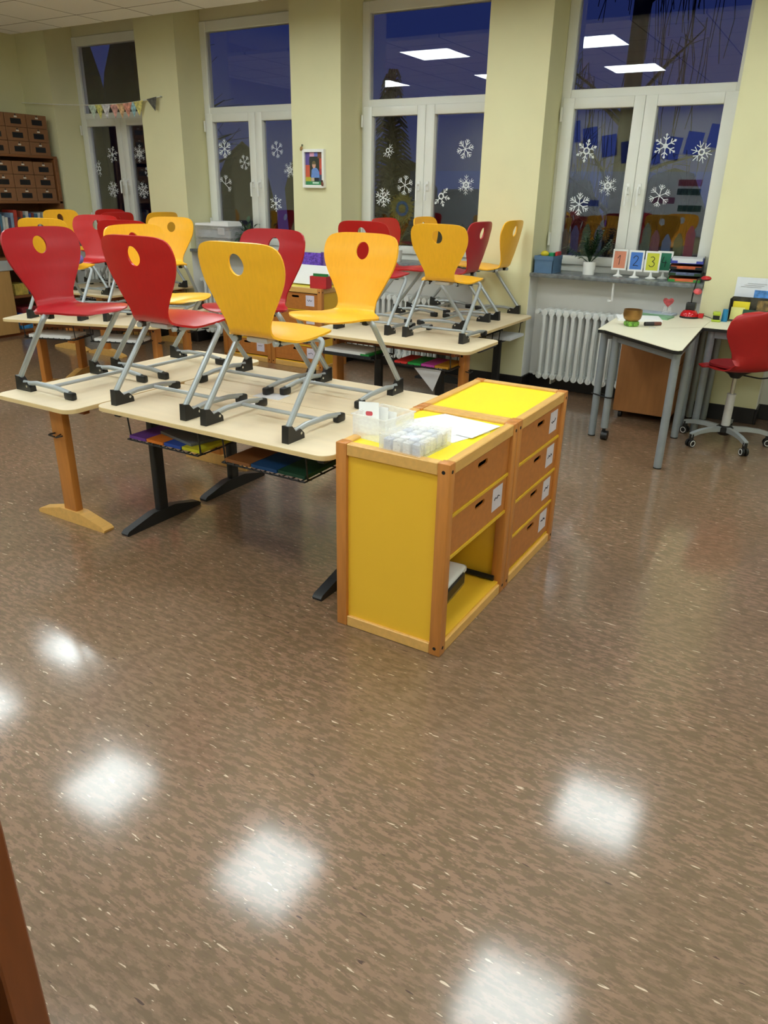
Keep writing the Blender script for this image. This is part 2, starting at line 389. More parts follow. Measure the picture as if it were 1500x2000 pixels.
# ------------------------------------------------------------------ classroom chair
def chair_shell():
    prof = [(-.012,.735,.02),(-.0118,.7343,.08),(-.0114,.7325,.12),(-.0108,.7285,.15),(-.0098,.722,.171),(-.0085,.712,.186),(-.006,.698,.196),(-.003,.680,.2022),(.003,.655,.2045),(.008,.63,.203),(.013,.60,.196),(.0175,.575,.186),(.023,.55,.173),(.029,.52,.156),(.036,.49,.139),(.0435,.46,.122),(.050,.435,.110),(.0545,.418,.107),(.0605,.403,.107),(.0695,.392,.110),(.0815,.386,.122),(.094,.3845,.139),(.108,.3845,.156),(.128,.3855,.174),(.155,.388,.188),(.19,.3925,.198),(.235,.398,.204),(.28,.4015,.205),(.32,.4015,.201),(.352,.3985,.191),(.378,.3935,.175),(.398,.3885,.153),(.413,.3825,.125),(.423,.3765,.09),(.428,.373,.047),(.4285,.3705,.015)]
    prof = [(f if f < .28 else .28+(f-.28)*.80, z, w_) for f, z, w_ in prof]
    t = [0.]
    for a, b in zip(prof, prof[1:]): t.append(t[-1]+math.hypot(b[0]-a[0], b[1]-a[1])+.0005)
    def at(tt):
        tt = min(max(tt, 0), t[-1])
        for i in range(len(t)-1):
            if tt <= t[i+1]: break
        k = (tt-t[i])/(t[i+1]-t[i]); p0 = prof[max(i-1, 0)]; p1 = prof[i]; p2 = prof[i+1]; p3 = prof[min(i+2, len(prof)-1)]
        def cat(j):
            a, b, c, d = p0[j], p1[j], p2[j], p3[j]
            return b+.5*k*((c-a)+k*((2*a-5*b+4*c-d)+k*(3*(b-c)+d-a)))
        return cat(0), cat(1), cat(2)
    tb = t[17]
    def P(tt, x):
        f, z, w_ = at(tt); q = x*x/.042
        if tt < tb: f += .024*q*min(1, (tb-tt)/.15+.25)
        else:
            g = (tt-tb)/(t[-1]-tb); z += -.010*q*(1-abs(2*g-1.0))*1.2 - .008*q*g - .010*q*max(0, 1-abs(f-.13)/.08)
        return Vector((x, f, z))
    out = [(t[i], prof[i][2]) for i in range(len(prof))]
    # densify outline
    O = []
    for (a, wa), (b, wb) in zip(out, out[1:]):
        n = max(1, int(math.hypot(b-a, wb-wa)/.012))
        for k in range(n): O.append((a+(b-a)*k/n, at(a+(b-a)*k/n)[2] if k else wa))
    O.append(out[-1])
    poly = [Vector((a, max(b, .004))) for a, b in O]+[Vector((a, -max(b, .004))) for a, b in reversed(O)]
    th = min(range(len(t)), key=lambda i: abs(prof[i][1]-.655)); tc_ = t[th]
    hole = [Vector((tc_+.041*math.cos(2*PI*k/28), .036*math.sin(2*PI*k/28))) for k in range(28)]
    vs = poly+hole; ed = [(i, (i+1) % len(poly)) for i in range(len(poly))]+[(len(poly)+i, len(poly)+(i+1) % 28) for i in range(28)]
    st = .0125
    a = st
    while a < t[-1]:
        w_ = at(a)[2]-.006; n = int(w_/st)
        for k in range(-n, n+1):
            x = k*w_/max(n, 1)
            if ((a-tc_)/.047)**2+(x/.042)**2 > 1: vs.append(Vector((a, x)))
        a += st*(.5 if tb-.04 < a < tb+.05 else 1)
    V, E_, Fc = delaunay_2d_cdt(vs, ed, [], 4, 1e-5)[:3]
    th_ = .009
    pts = []; nrm = []
    for v in V:
        p = P(v.x, v.y); e = .003
        du = P(min(v.x+e, t[-1]), v.y)-P(max(v.x-e, 0), v.y); dv = P(v.x, v.y+e)-P(v.x, v.y-e)
        n = du.cross(dv).normalized(); pts.append(p); nrm.append(n)
    mid = min(range(len(V)), key=lambda i: abs(V[i].x-t[12])+abs(V[i].y))
    if nrm[mid].y > 0: nrm = [-n for n in nrm]      # back side looks to -y
    bm = bmesh.new()
    A = [bm.verts.new(p) for p in pts]; B = [bm.verts.new(p+n*th_) for p, n in zip(pts, nrm)]
    cnt = {}
    Fc = [f for f in Fc if ((sum(V[i].x for i in f)/len(f)-tc_)/.041)**2+((sum(V[i].y for i in f)/len(f))/.036)**2 > .97]
    for f in Fc:
        bm.faces.new([A[i] for i in f]); bm.faces.new([B[i] for i in reversed(f)])
        for i in range(len(f)):
            k = (f[i], f[(i+1) % len(f)]); cnt[tuple(sorted(k))] = cnt.get(tuple(sorted(k)), [])+[k]
    for k, l in cnt.items():
        if len(l) == 1: i, j = l[0]; bm.faces.new((A[j], A[i], B[i], B[j]))
    mb = MB(); mb.bm.free(); mb.bm = bm
    return mb
def make_chair():
    e = empty('classroom_chair', (0, 0, 0), cat='chair')
    sh = chair_shell().build('seat_shell', RED1, e, ang=50)
    for s in (-1, 1):
        x = s*.215
        mb = MB(); mb.tube([(x, .355, .030), (x, .27, .042), (x, .12, .045), (x, .012, .030)], .0115, 10)
        mb.build('runner', GREYM, e)
        mb = MB(); mb.tube([(x, .075, .036), (x, .0, .036), (x, -.008, .05), (x, .255, .368), (x-s*.06, .20, .368), (x-s*.115, .075, .360)], .0125, 10, .045)
        mb.build('leg', GREYM, e)
        mb = MB(); prof = [(-.022, 0), (.085, 0), (.083, .022), (.06, .044), (.03, .04), (.008, .066), (-.018, .07)]
        mb.prism(prof, -.0165, .0165, frame=((x, 0, 0), (0, 1, 0), (0, 0, 1), (1, 0, 0)))
        fb = mb.build('foot_bracket', BLACKP, e, ang=20)
        MB().tube([(x-.0185, .062, .026), (x+.0185, .062, .026)], .006, 8).build('bolt', CHROME, fb)
        MB().box(x-.0155, .325, 0, x+.0155, .385, .036, .008, 2).build('end_cap', BLACKP, e)
        for yy, xx in ((.215, .155), (.10, .107)): mb = MB(); mb.box(s*xx-.014, yy-.014, .348, s*xx+.014, yy+.014, .379 if yy > .15 else .372, .004); mb.build('seat_clip', BLACKP, e)
    MB().tube([(-.215, .22, .041), (.215, .22, .041)], .009, 8).build('crossbar', GREYM, e)
    MB().box(-.055, .09, .350, .055, .2, .374, .010, 2).build('seat_support', GREYL, e)
    return e, sh
proto, shell = make_chair()
SHELLS = {'crimson': shell.data}
for k, m_ in (('red', RED2), ('yellow', YEL)):
    me = shell.data.copy(); me.materials.clear(); me.materials.append(m_); SHELLS[k] = me
T = .641
CHAIRS = [
 ('crimson', -3.322, 2.365, 0, T, 'front left table group', 'crimson chair with shiny backrest at the left picture edge, front table'),
 ('yellow', -3.285, 2.905, 0, T, 'front left table group', 'yellow chair half hidden behind the front red chair'),
 ('red', -2.513, 2.215, 90, T, 'front left table group', 'bright red chair seen from behind on the front table'),
 ('yellow', -1.958, 2.207, 90, T, 'front left table group', 'large yellow chair seen from behind, nearest on the front table'),
 ('crimson', -2.504, 3.109, -90, T, 'front left table group', 'crimson chair facing the camera behind the large yellow chair'),
 ('yellow', -2.005, 3.155, -90, T, 'front left table group', 'yellow chair facing the camera with red showing through its hole'),
 ('yellow', -5.208, 3.748, 110, .60, 'rear left table group', 'yellow chair seen from behind directly behind the crimson chair at left edge'),
 ('red', -4.63, 3.995, 110, .60, 'rear left table group', 'red chair seen from behind, its top above the half hidden yellow chair'),
 ('red', -5.61, 4.575, -66, .60, 'rear left table group', 'red chair facing the camera in the rear left group'),
 ('yellow', -4.955, 4.80, -70, .60, 'rear left table group', 'yellow chair facing the camera beside the pillar at left'),
 ('yellow', -6.92, 5.21, 0, .605, 'rear left table group', 'yellow chair farthest left, just in front of the bookshelf'),
 ('red', -6.88, 5.80, 0, .605, 'rear left table group', 'dark red chair farthest back at the first window'),
 ('red', -6.02, 5.16, 180, .605, 'rear left table group', 'dark red chair seen from behind, between first window and red facing chair'),
 ('yellow', -5.91, 5.63, 180, .605, 'rear left table group', 'brownish yellow chair seen from behind in front of the pillar'),
 ('red', -2.875, 4.515, 90, T, 'window table group', 'red chair in the middle, mostly hidden by a yellow backrest'),
 ('yellow', -2.31, 4.53, 90, T, 'window table group', 'yellow chair seen from behind at the centre of the window table group'),
 ('red', -3.14, 5.245, 0, T, 'window table group', 'red chair below the sunflower window, turned sideways'),
 ('yellow', -3.12, 5.86, 0, T, 'window table group', 'yellow chair farthest back at the third window'),
 ('crimson', -2.325, 5.255, 180, T, 'window table group', 'crimson chair in profile in front of the third window'),
 ('yellow', -2.30, 5.82, 180, T, 'window table group', 'yellow chair in profile against the pillar at right'),
]
shn = shell.data.name
for i, (col_, x, y, a, z, g, lab) in enumerate(CHAIRS):
    c = proto if i == 0 else dup(proto, swap={shn: SHELLS[col_]})
    c.location = (x, y, z); c.rotation_euler = (0, 0, R(a-90)); c['label'] = lab; c['group'] = 'classroom chairs standing on the tables'

# ------------------------------------------------------------------ tables
def basket(mb_name, par, cx, cy0, zb, wd=.43, dp=.27, h=.11):
    mb = MB(); r = .0032
    x0, x1, y0, y1 = cx-wd/2, cx+wd/2, cy0, cy0+dp
    mb.tube([(x0, y0, zb), (x1, y0, zb), (x1, y1, zb), (x0, y1, zb)], .0042, 6, closed=True)
    for k in range(9):
        xx = x0+wd*(k+.5)/9; mb.tube([(xx, y0-.012, zb+.012), (xx, y0, zb-.002), (xx, y1, zb), (xx, y1, zb+.05)], r, 5)
    for k in range(3): mb.tube([(x0, y0+dp*(k+.5)/3, zb-.004), (x1, y0+dp*(k+.5)/3, zb-.004)], r, 5)
    for xx in (x0, x1):
        mb.tube([(xx, y0+.02, zb), (xx, y0+.01, zb+h)], .004, 5); mb.tube([(xx, y1, zb), (xx, y1, zb+h)], .004, 5)
    mb.tube([(x0, y1, zb+.05), (x1, y1, zb+.05)], r, 5)
    return mb.build('wire_basket', BLACKM, par)
def table(name, wood, loc, rz, L, W_, H, label, bask=True, hook=1, baskside=-1, group='two-seat pupil tables'):
    """origin: centre of table on floor, length along x"""
    e = empty(name, loc, rz, label, 'table', group)
    th = .02
    mb = MB(); mb.prism(rrect(-L/2, -W_/2, L/2, W_/2, .055, 6), H-th, H)
    top = mb.build('tabletop', TOP, e, ang=30)
    mb = MB(); mb.prism(rrect(-L/2-.0015, -W_/2-.0015, L/2+.0015, W_/2+.0015, .0565, 6), H-th+.001, H-.002, holes=[list(reversed(rrect(-L/2+.004, -W_/2+.004, L/2-.004, W_/2-.004, .051, 6)))])
    mb.build('edge_band', TOPEDGE, top, ang=30)
    lx = L/2-(.14 if wood else .075)
    m_ = BEECH if wood else BLACKM
    for s in (-1, 1):
        x = s*lx
        mb = MB()
        if wood: mb.box(x-.021, -.046, .05, x+.021, .046, H-th, .006, 2)
        else: mb.prism(rrect(x-.019, -.034, x+.019, .034, .014, 4), .04, H-th)
        lg = mb.build('leg', m_, e)
        if wood and hook:
            hk = MB(); y = .046*baskside
            xo = x+s*.021
            hk.tube([(xo, -.02, H*.72), (xo+s*.05, -.045, H*.72), (xo+s*.05, -.10, H*.72+.018)], .004, 6, .01)
            hk.tube([(xo, .02, H*.72), (xo+s*.03, .035, H*.715), (xo+s*.035, -.02, H*.715)], .004, 6, .01)
            hk.build('bag_hook', BLACKM, lg)
            MB().tube([(x, -.047, H-.075), (x, .047, H-.075)], .008, 8).build('screw', DARKIN, lg)
        mb = MB(); hl = .245
        pr = [(-hl, 0), (hl, 0), (hl+.004, .012), (hl-.01, .024), (.07, .064), (-.07, .064), (-hl+.01, .024), (-hl-.004, .012)]
        wd = .03 if wood else .022
        mb.prism(pr, -wd, wd, frame=((x, 0, 0), (0, 1, 0), (0, 0, 1), (1, 0, 0)))
        bmesh.ops.bevel(mb.bm, geom=[ed for ed in mb.bm.edges if len(ed.link_faces) == 2 and ed.calc_face_angle() > 1.0], offset=.006, segments=2, affect='EDGES')
        mb.build('foot', BEECHL if wood else BLACKM, e)
    mb = MB()
    mb.box(-lx+.02, -.018, H-th-.07, lx-.02, .018, H-th, .003)
    for s in (-1, 1): mb.box(s*lx-.018, -W_/2+.06, H-th-.035, s*lx+.018, W_/2-.06, H-th, .003)
    mb.build('apron', mat('reddish_beech', (150, 84, 38), .4, var=.1, scale=10, stretch=(.6, 5, 5)) if wood else BLACKM, e)
    if bask:
        for s in (-1, 1): basket('wire_basket', e, s*.285, -W_/2+.05, H-th-.125)
    return e
table('pupil_table', True, (-3.08, 2.68, 0), R(90), 1.33, .535, T, 'beech table at far left of the front group, crimson chair on it', bask=False)
table('pupil_table', False, (-2.155, 2.405, 0), 0, 1.29, .53, T, 'black-legged table nearest the camera beside the yellow cabinet')
table('pupil_table', False, (-2.155, 2.94, 0), R(180), 1.29, .53, T, 'black-legged table behind the nearest one, same group')
table('pupil_table', True, (-2.58, 4.535, 0), 0, 1.30, .52, T, 'beech table in the middle with notebooks in its baskets')
table('pupil_table', False, (-2.945, 5.41, 0), R(-90), 1.22, .525, T, 'black-legged table under the third window, left one of the pair')
table('pupil_table', False, (-2.415, 5.41, 0), R(90), 1.22, .525, T, 'black-legged table at the pillar, right one of the pair')
e1 = Vector((math.cos(R(20)), math.sin(R(20)), 0)); e2 = Vector((-e1.y, e1.x, 0)); P0 = Vector((-5.56, 3.51, 0)); TF = .60; zbF = TF-.02-.125+.004
q = P0+e1*.65+e2*.265; table('pupil_table', True, tuple(q), R(20), 1.30, .53, TF, 'turned beech table behind the left edge table, papers in its basket')
q = P0+e1*.65+e2*.80; table('pupil_table', True, tuple(q), R(200), 1.30, .53, TF, 'turned beech table with the camera-facing red and yellow chairs')
table('pupil_table', True, (-6.215, 5.455, 0), R(90), 1.18, .53, .605, 'beech table by the first pillar, holding the white photo frame')
table('pupil_table', True, (-6.745, 5.455, 0), R(-90), 1.18, .53, .605, 'beech table nearest the bookshelf, under the first window')

# things in the baskets
def slab(name, label, cat, mt, loc, sx_, sy_, sz, rz=0, group=None, bev=.0, tilt=None):
    mb = MB(); mb.box(-sx_/2, -sy_/2, 0, sx_/2, sy_/2, sz, bev)
    o = mb.build(name, mt, None, loc, rz, smooth=False); tag(o, label, cat, group)
    if tilt: o.rotation_euler = (tilt[0], tilt[1], rz)
    return o
NB = {'purple': (110, 62, 150), 'orange': (226, 124, 40), 'blue': (40, 76, 170), 'lemon': (214, 206, 44), 'grey': (110, 112, 116), 'brown': (140, 86, 44), 'teal': (24, 70, 120), 'green': (36, 150, 66), 'dark green': (24, 70, 52), 'red': (206, 50, 44), 'pink': (196, 70, 160), 'gold': (196, 140, 40), 'black': (36, 36, 40), 'white': (232, 234, 238)}
def nb(c): return cm('notebook_'+c.replace(' ', '_'), NB[c], .5, var=.03)
zb = T-.02-.125+.004
def books_in(cx, y, cols, where, wd=.105, rz=0, dp=.24, xw=None):
    n = len(cols); x = cx-(n-1)*wd/2
    for k, c in enumerate(cols):
        slab('notebook', '%s notebook lying in %s' % (c, where), 'notebook', nb(c), (x+k*wd, y+.015*k/n, zb+.001), wd-.003, dp, .014, rz, 'notebooks in the table baskets')
y0 = 2.405-.265+.05+.125
books_in(-2.44, y0, ['purple', 'orange', 'blue', 'lemon'], 'the left wire basket of the nearest black-legged table')
slab('folder', 'grey folder on top of the notebooks in the left wire basket', 'folder', nb('grey'), (-2.40, y0+.035, zb+.016), .26, .19, .012, R(-14))
books_in(-1.87, y0, ['brown', 'teal', 'dark green'], 'the right wire basket of the nearest black-legged table', .137)
y0 = 4.535-.26+.05+.125
slab('folder', 'black folder in the left basket of the middle beech table', 'folder', nb('black'), (-2.88, y0, zb+.001), .4, .24, .012)
slab('paper_stack', 'white papers on the black folder in the middle table basket', 'papers', PAPER, (-2.90, y0-.004, zb+.014), .34, .22, .022)
slab('notebook', 'green notebook beside the white papers in the middle table basket', 'notebook', nb('green'), (-2.735, y0, zb+.0135), .07, .23, .012, 0, 'notebooks in the table baskets')
books_in(-2.295, y0, ['red', 'green', 'pink', 'gold'], 'the right basket of the middle beech table', .1)
mb = MB(); mb.prism([(-.11, 0), (.10, .02), (.02, -.15)], 0, .002, frame=((-2.24, 4.35, zb-.02), (1, 0, 0), (0, -.2, 1), (0, 1, .2)))
tag(mb.build('paper_sheet', PAPERG, smooth=False), 'white sheet hanging out of the right basket of the middle table', 'paper')
q = P0+e1*(.65-.285)+e2*.17
slab('paper_stack', 'curled white papers in the left basket of the turned beech table', 'papers', PAPER, (q.x, q.y, zbF+.001), .36, .22, .024, R(20))
q = P0+e1*(.65+.285)+e2*.17
slab('paper_stack', 'white papers in the right basket of the turned beech table', 'papers', PAPER, (q.x, q.y, zbF+.001), .38, .22, .02, R(20))
slab('paper_stack', 'white papers in a basket under the table at the pillar', 'papers', PAPERG, (-2.255, 5.695, zb+.001), .2, .3, .02)
slab('folder', 'dark folder with white papers under the table at the pillar', 'folder', nb('black'), (-2.255, 5.125, zb+.001), .2, .32, .03)
slab('paper_sheet', 'white sheet with table print lying on the front tables, seam side', 'paper', PAPER, (-2.255, 2.58, T), .13, .085, .0012, R(8))
slab('paper_sheet', 'white sheet on the front tables just behind the seam', 'paper', PAPERG, (-2.255, 2.735, T), .15, .1, .0012, R(5))
# white frame and purple ball on the rear left tables
e = empty('photo_frame', (-6.43, 5.30, .605), R(-38), 'white photo frame leaning on the rear left tables between chair legs', 'photo frame')
mb = MB(); mb.prism(rrect(-.07, 0, .07, .2, .004), -.006, .006, holes=[list(reversed(rrect(-.055, .016, .055, .184, .002)))], frame=((0, 0, 0), (1, 0, 0), (0, .15, 1), (0, 1, -.15)))
mb.build('frame', WHITEP, e, smooth=False)
mb = MB(); mb.prism(rrect(-.055, .016, .055, .184, .002), 0, .003, frame=((0, 0, 0), (1, 0, 0), (0, .15, 1), (0, 1, -.15)))
mb.build('picture', cm('grey_photo', (128, 118, 114), .5, var=.3, scale=30), e, smooth=False)
tag(MB().sphere((0, 0, 0), .042, 16, (1, 1, .9)).build('ball', cm('purple_foam', (120, 108, 180), .7), None, (-5.12, 3.96, .60+.40+.038)), 'small purple ball on a yellow chair seat in the rear left group', 'ball')

# ------------------------------------------------------------------ drawer cabinets
def pill(cx, cz, w_, h): return rrect(cx-w_/2, cz-h/2, cx+w_/2, cz+h/2, h/2-.0005, 4)
def scrib(mb, x, z, w_, h, seed, y=-.0012):
    rnd = random.Random(seed); pts = []
    n = 9
    for k in range(n): pts.append((x+w_*k/(n-1), y, z+h*(rnd.random()-.35)))
    mb.tube(pts, .0019, 4, .004)
def cabinet(loc, rz, label, n=4, w_=.605, d=.45, h=.742, has=(1, 1, 1, 1), labels=(1, 1, 1, 1), seed=1, dense=True):
    """front faces local -y, origin front left bottom corner; x along width"""
    e = empty('drawer_cabinet', loc, rz, label, 'cabinet', 'yellow and beech drawer cabinets')
    p = .045
    for x in (0, w_-p):
        for y in (0, d-p):
            mb = MB(); mb.box(x, y, 0, x+p, y+p, h, .004, 2); po = mb.build('corner_post', BEECH, e)
            if y == 0:
                mb = MB(); yy = -.0005; xo = x-.0005 if x == 0 else x+p+.0005
                for zz in (.03, h-.03):
                    mb.tube([(x+p/2, .004, zz), (x+p/2, yy, zz)], .007, 8); mb.tube([(xo+(.004 if x == 0 else -.004), p/2, zz), (xo, p/2, zz)], .007, 8)
                mb.build('bolt', DARKIN, po)
    for z0, z1, nm in ((h-p, h, 'top_rail'), (0, p, 'bottom_rail')):
        for (a, b, c_, dd, mm) in ((p, .002, w_-p, p-.008, BEECHL), (p, d-p+.008, w_-p, d-.002, BEECHL), (.002, p, p-.008, d-p, BEECHL), (w_-p+.008, p, w_-.002, d-p, BEECHL)):
            mb = MB(); mb.box(a, b, z0, c_, dd, z1-.001, .003); mb.build(nm, mm, e)
    MB().box(p-.012, p-.012, h-.016, w_-p+.012, d-p+.012, h-.010).build('top_panel', YTOP, e, smooth=False)
    MB().box(p-.012, .012, .045, w_-p+.012, d-p, .054).build('base_panel', YPANEL, e, smooth=False)
    MB().box(.014, p-.01, p-.01, .024, d-p+.01, h-p+.01).build('side_panel', YPANEL, e, smooth=False)
    MB().box(w_-.024, p-.01, p-.01, w_-.014, d-p+.01, h-p+.01).build('side_panel', YPANEL, e, smooth=False)
    MB().box(p-.01, d-.028, p-.01, w_-p+.01, d-.018, h-p+.01).build('back_panel', YPANEL, e, smooth=False)
    z0, z1 = .054, h-p; hh = (z1-z0)/n
    for k in range(n):
        zt = z1-k*hh; zb_ = zt-hh
        if k < n-1 and has[k]:
            MB().box(p, .008, zb_-.004, w_-p, d-.03, zb_+.007).build('shelf', mat('yellow_shelf', (226, 180, 40), .4), e, smooth=False)
        if not has[k]: continue
        a, b = p+.003, w_-p-.003; c0, c1 = zb_+.0095, zt-.0065
        mb = MB(); hz = c0+(c1-c0)*.78
        mb.prism(rrect(a, c0, b, c1, .002, 1), .012, .019, holes=[list(reversed(pill((a+b)/2, hz, .085, .02)))], frame=((0, 0, 0), (1, 0, 0), (0, 0, 1), (0, 1, 0)))
        dr = mb.build('drawer', BEECHD, e, smooth=False)
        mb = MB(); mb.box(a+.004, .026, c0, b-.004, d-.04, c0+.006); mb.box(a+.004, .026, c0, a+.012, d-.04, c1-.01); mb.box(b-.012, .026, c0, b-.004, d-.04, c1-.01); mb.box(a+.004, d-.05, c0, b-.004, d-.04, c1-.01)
        mb.build('drawer_box', DARKIN, dr, smooth=False)  # inside painted near-black for the shade behind the slot
        if labels[k]:
            lx = b-.135
            lb = MB().box(lx, .011, c0+.035, lx+.095, .012, c0+.13).build('name_label', LABELP, dr, smooth=False)
            lb.visible_shadow = True
            mb = MB(); scrib(mb, lx+.018, c0+.082, .052, .018, seed*10+k, .0105); mb.build('handwriting', INK, lb)
    return e
cabinet((-.97, 2.063, 0), R(90), 'yellow-sided drawer cabinet nearest the camera with open lower compartment', has=(1, 1, 0, 0), labels=(0, 1, 0, 0), seed=2)
cabinet((-.97, 2.670, 0), R(90), 'yellow-topped four-drawer cabinet just behind the nearest one', seed=3)
cabinet((-4.64, 5.655, 0), 0, 'four-drawer cabinet below the wall photo, red card box on top', d=.41, seed=4)
cabinet((-5.25, 5.655, 0), 0, 'four-drawer cabinet behind the large yellow chair, left of its pair', d=.41, seed=5)
# inside the open compartment
e = empty('plastic_case', (-1.13, 2.345, .0545), R(4), 'clear storage case with black latch in the open cabinet compartment', 'storage box')
mb = MB(); mb.box(-.06, -.2, 0, .06, .17, .075, .018, 3); mb.build('case_body', clear_plastic('smoky_clear', (215, 200, 140), .5), e)
mb = MB(); mb.box(-.064, -.204, .072, .064, .174, .098, .02, 3); mb.build('lid', WHITEP, e)
mb = MB(); mb.box(.058, -.12, .04, .072, .12, .088, .004); mb.build('latch', BLACKP, e)
tag(MB().tube([(-1.36, 2.618, .067), (-1.0, 2.618, .067)], .012, 8).build('rod', BLACKP), 'black rod lying at the back of the open cabinet compartment', 'rod')

# on the near cabinet
ZT = .742
e = empty('card_tray', (-1.335, 2.25, ZT-.0095), R(-8), 'open milky plastic tray with a white card sticking out', 'tray')
mb = MB()
for q in ((-.075, -.085, .075, -.083), (-.075, .083, .075, .085), (-.075, -.085, -.073, .085), (.073, -.085, .075, .085)): mb.box(q[0], q[1], 0, q[2], q[3], .085)
mb.box(-.075, -.085, 0, .075, .085, .003); mb.box(-.08, -.09, .083, -.073, .09, .087); mb.box(.073, -.09, .083, .08, .09, .087); mb.box(-.08, -.09, .083, .08, -.083, .087); mb.box(-.08, .083, .083, .08, .09, .087)
mb.build('tray_body', MILKY, e, smooth=False)
for k in range(3):
    c = empty('picture_card', (-1.375+.018*k, 2.215+.03*k, ZT-.005), R(18-8*k), ['front white picture card with red mark leaning in the milky tray', 'middle white picture card in the milky tray', 'rear white picture card in the milky tray'][k], 'card', 'cards in the milky tray')
    fr = ((0, 0, 0), (1, 0, 0), (-.1, .35, .93), (0, -.93, .35))
    mb = MB(); mb.prism(rrect(-.038, 0, .038, .118-.02*k, .003), 0, .0012, frame=fr); mb.build('card', PAPER, c, smooth=False)
    if k == 0:
        mb = MB(); mb.prism(rrect(-.012, .068, .014, .084, .006), .0013, .0018, frame=fr); mb.build('red_picture', cm('red_print', (200, 70, 80), .6), c, smooth=False)
e = empty('stamp_box', (-1.165, 2.185, ZT-.0095), R(-3), 'clear lidded plastic box full of small blocks on the near cabinet', 'box')
mb = MB(); w_, d_ = .083, .105
for q in ((-w_, -d_, w_, -d_+.002), (-w_, d_-.002, w_, d_), (-w_, -d_, -w_+.002, d_), (w_-.002, -d_, w_, d_)): mb.box(q[0], q[1], 0, q[2], q[3], .058)
mb.box(-w_, -d_, 0, w_, d_, .002)
mb.build('box_body', CLEAR, e, smooth=False)
mb = MB(); mb.box(-w_-.003, -d_-.003, .058, w_+.003, d_+.003, .067, .004, 2); mb.build('lid', CLEAR, e)
mb = MB(); mb.box(w_-.001, .0, .03, w_+.006, .03, .064, .002); mb.build('clasp', MILKY, e)
for i in range(4):
    for j in range(5):
        x, y = -.058+.039*i, -.08+.04*j
        mb = MB(); mb.box(-.015, -.015, 0, .015, .015, .045, .003)
        o = mb.build('block', PAPER if (i+j) % 3 else cm('lavender_block', (206, 212, 230), .5), None, (-1.165+x*math.cos(R(3))+y*math.sin(R(3)), 2.185+y*math.cos(R(3))-x*math.sin(R(3)), ZT-.0072), R(-3))
        tag(o, 'small pale block packed inside the clear lidded box', 'block', 'blocks in the clear box')
for k, (x, y, a, sx_) in enumerate(((-1.17, 2.44, 4, .21), (-1.205, 2.475, -7, .21), (-1.15, 2.50, 12, .2))):
    slab('paper_sheet', ['bottom sheet of the white papers on the near cabinet', 'middle sheet of the white papers on the near cabinet', 'top sheet of the white papers on the near cabinet'][k], 'paper', PAPER, (x, y, ZT-.0096+.0022*k), sx_, .25, .002, R(a+70), 'white papers on the near cabinet')
# on the far cabinets
e = empty('card_box', (-4.095, 5.735, .742), R(6), 'red card index box with green dividers on the far cabinet', 'box')
mb = MB()
for q in ((-.085, -.05, .085, -.047), (-.085, .047, .085, .05), (-.085, -.05, -.082, .05), (.082, -.05, .085, .05), (-.085, -.05, .085, .05)): mb.box(q[0], q[1], 0, q[2], q[3], .105 if (q[0], q[2], q[1], q[3]) != (-.085, .085, -.05, .05) else .003)
mb.build('box_body', cm('red_card', (196, 42, 46), .5), e, smooth=False)
MB().box(-.078, .0, .004, .078, .006, .125).build('divider', cm('green_card', (40, 124, 60), .6), e, smooth=False)
MB().box(-.078, .015, .004, .078, .035, .112).build('index_cards', PAPER, e, smooth=False)
o = slab('work_sheet', 'large white sheet leaning behind the red card box', 'paper', PAPER, (-4.42, 5.90, .743), .52, .004, .2, 0); o.rotation_euler = (R(-35), 0, 0)
for k in range(7):
    mb = MB(); mb.box(-.22, -.0012, .03+.022*k, .02+.03*(k % 3), -.0002, .034+.022*k); mb.build('printed_line', cm('grey_print', (170, 172, 178), .7), o, smooth=False)
o = slab('folder', 'purple glittering folder leaning on the pillar behind the white sheet', 'folder', cm('purple_foil', (108, 76, 186), .25, var=.5, scale=60), (-4.40, 6.025, .743), .25, .012, .275, 0); o.rotation_euler = (R(-4), 0, 0)
o = slab('folder', 'plain violet folder leaning beside the glittering purple one', 'folder', cm('violet_card', (120, 90, 160), .6), (-4.245, 6.025, .743), .12, .012, .285, 0); o.rotation_euler = (R(-4), 0, 0)

# ------------------------------------------------------------------ radiators
def radiator(i, xl, n, lab):
    e = empty('radiator', (xl, 6.085, .02), 0, lab, 'radiator', 'white cast-iron radiators under the windows')
    first = None
    for k in range(n):
        if first is None:
            mb = MB()
            for yy in (0, .075, .15): mb.tube([(0, yy, .135), (0, yy, .64)], .016 if yy != .075 else .013, 8)
            for zz, s in ((.645, 1), (.125, -1)):
                mb.tube([(0, -.012, zz), (0, .162, zz)], .026, 10); mb.tube([(0, 0, zz+s*.012), (0, .15, zz+s*.012)], .018, 8)
                mb.tube([(-.031, .075, zz), (.031, .075, zz)], .022, 8)
            mb.tube([(0, -.005, .14), (0, -.012, .10)], [.018, .006], 8)
            first = mb.build('radiator_section', RADI, e)
        else:
            o = first.copy(); C.objects.link(o); o.parent = e; o.location = (k*.061, 0, 0)
    mb = MB(); mb.tube([(-.1, .075, .645), (-.03, .075, .645)], .011, 8); mb.tube([(-.075, .075, .645), (-.075, .02, .645)], .02, 10); mb.build('valve', RADI, e)
    mb = MB(); mb.tube([(-.11, .075, .125), (-.03, .075, .125)], .011, 8); mb.tube([(-.06, .075, .125), (-.06, .05, .125)], .016, 8); mb.build('return_pipe', RADI, e)
    mb = MB()
    for kk in (1, n-2): mb.box(kk*.061+.024, .05, .05, kk*.061+.037, .184, .11)
    mb.build('wall_bracket', RADI, e, smooth=False)
    return e
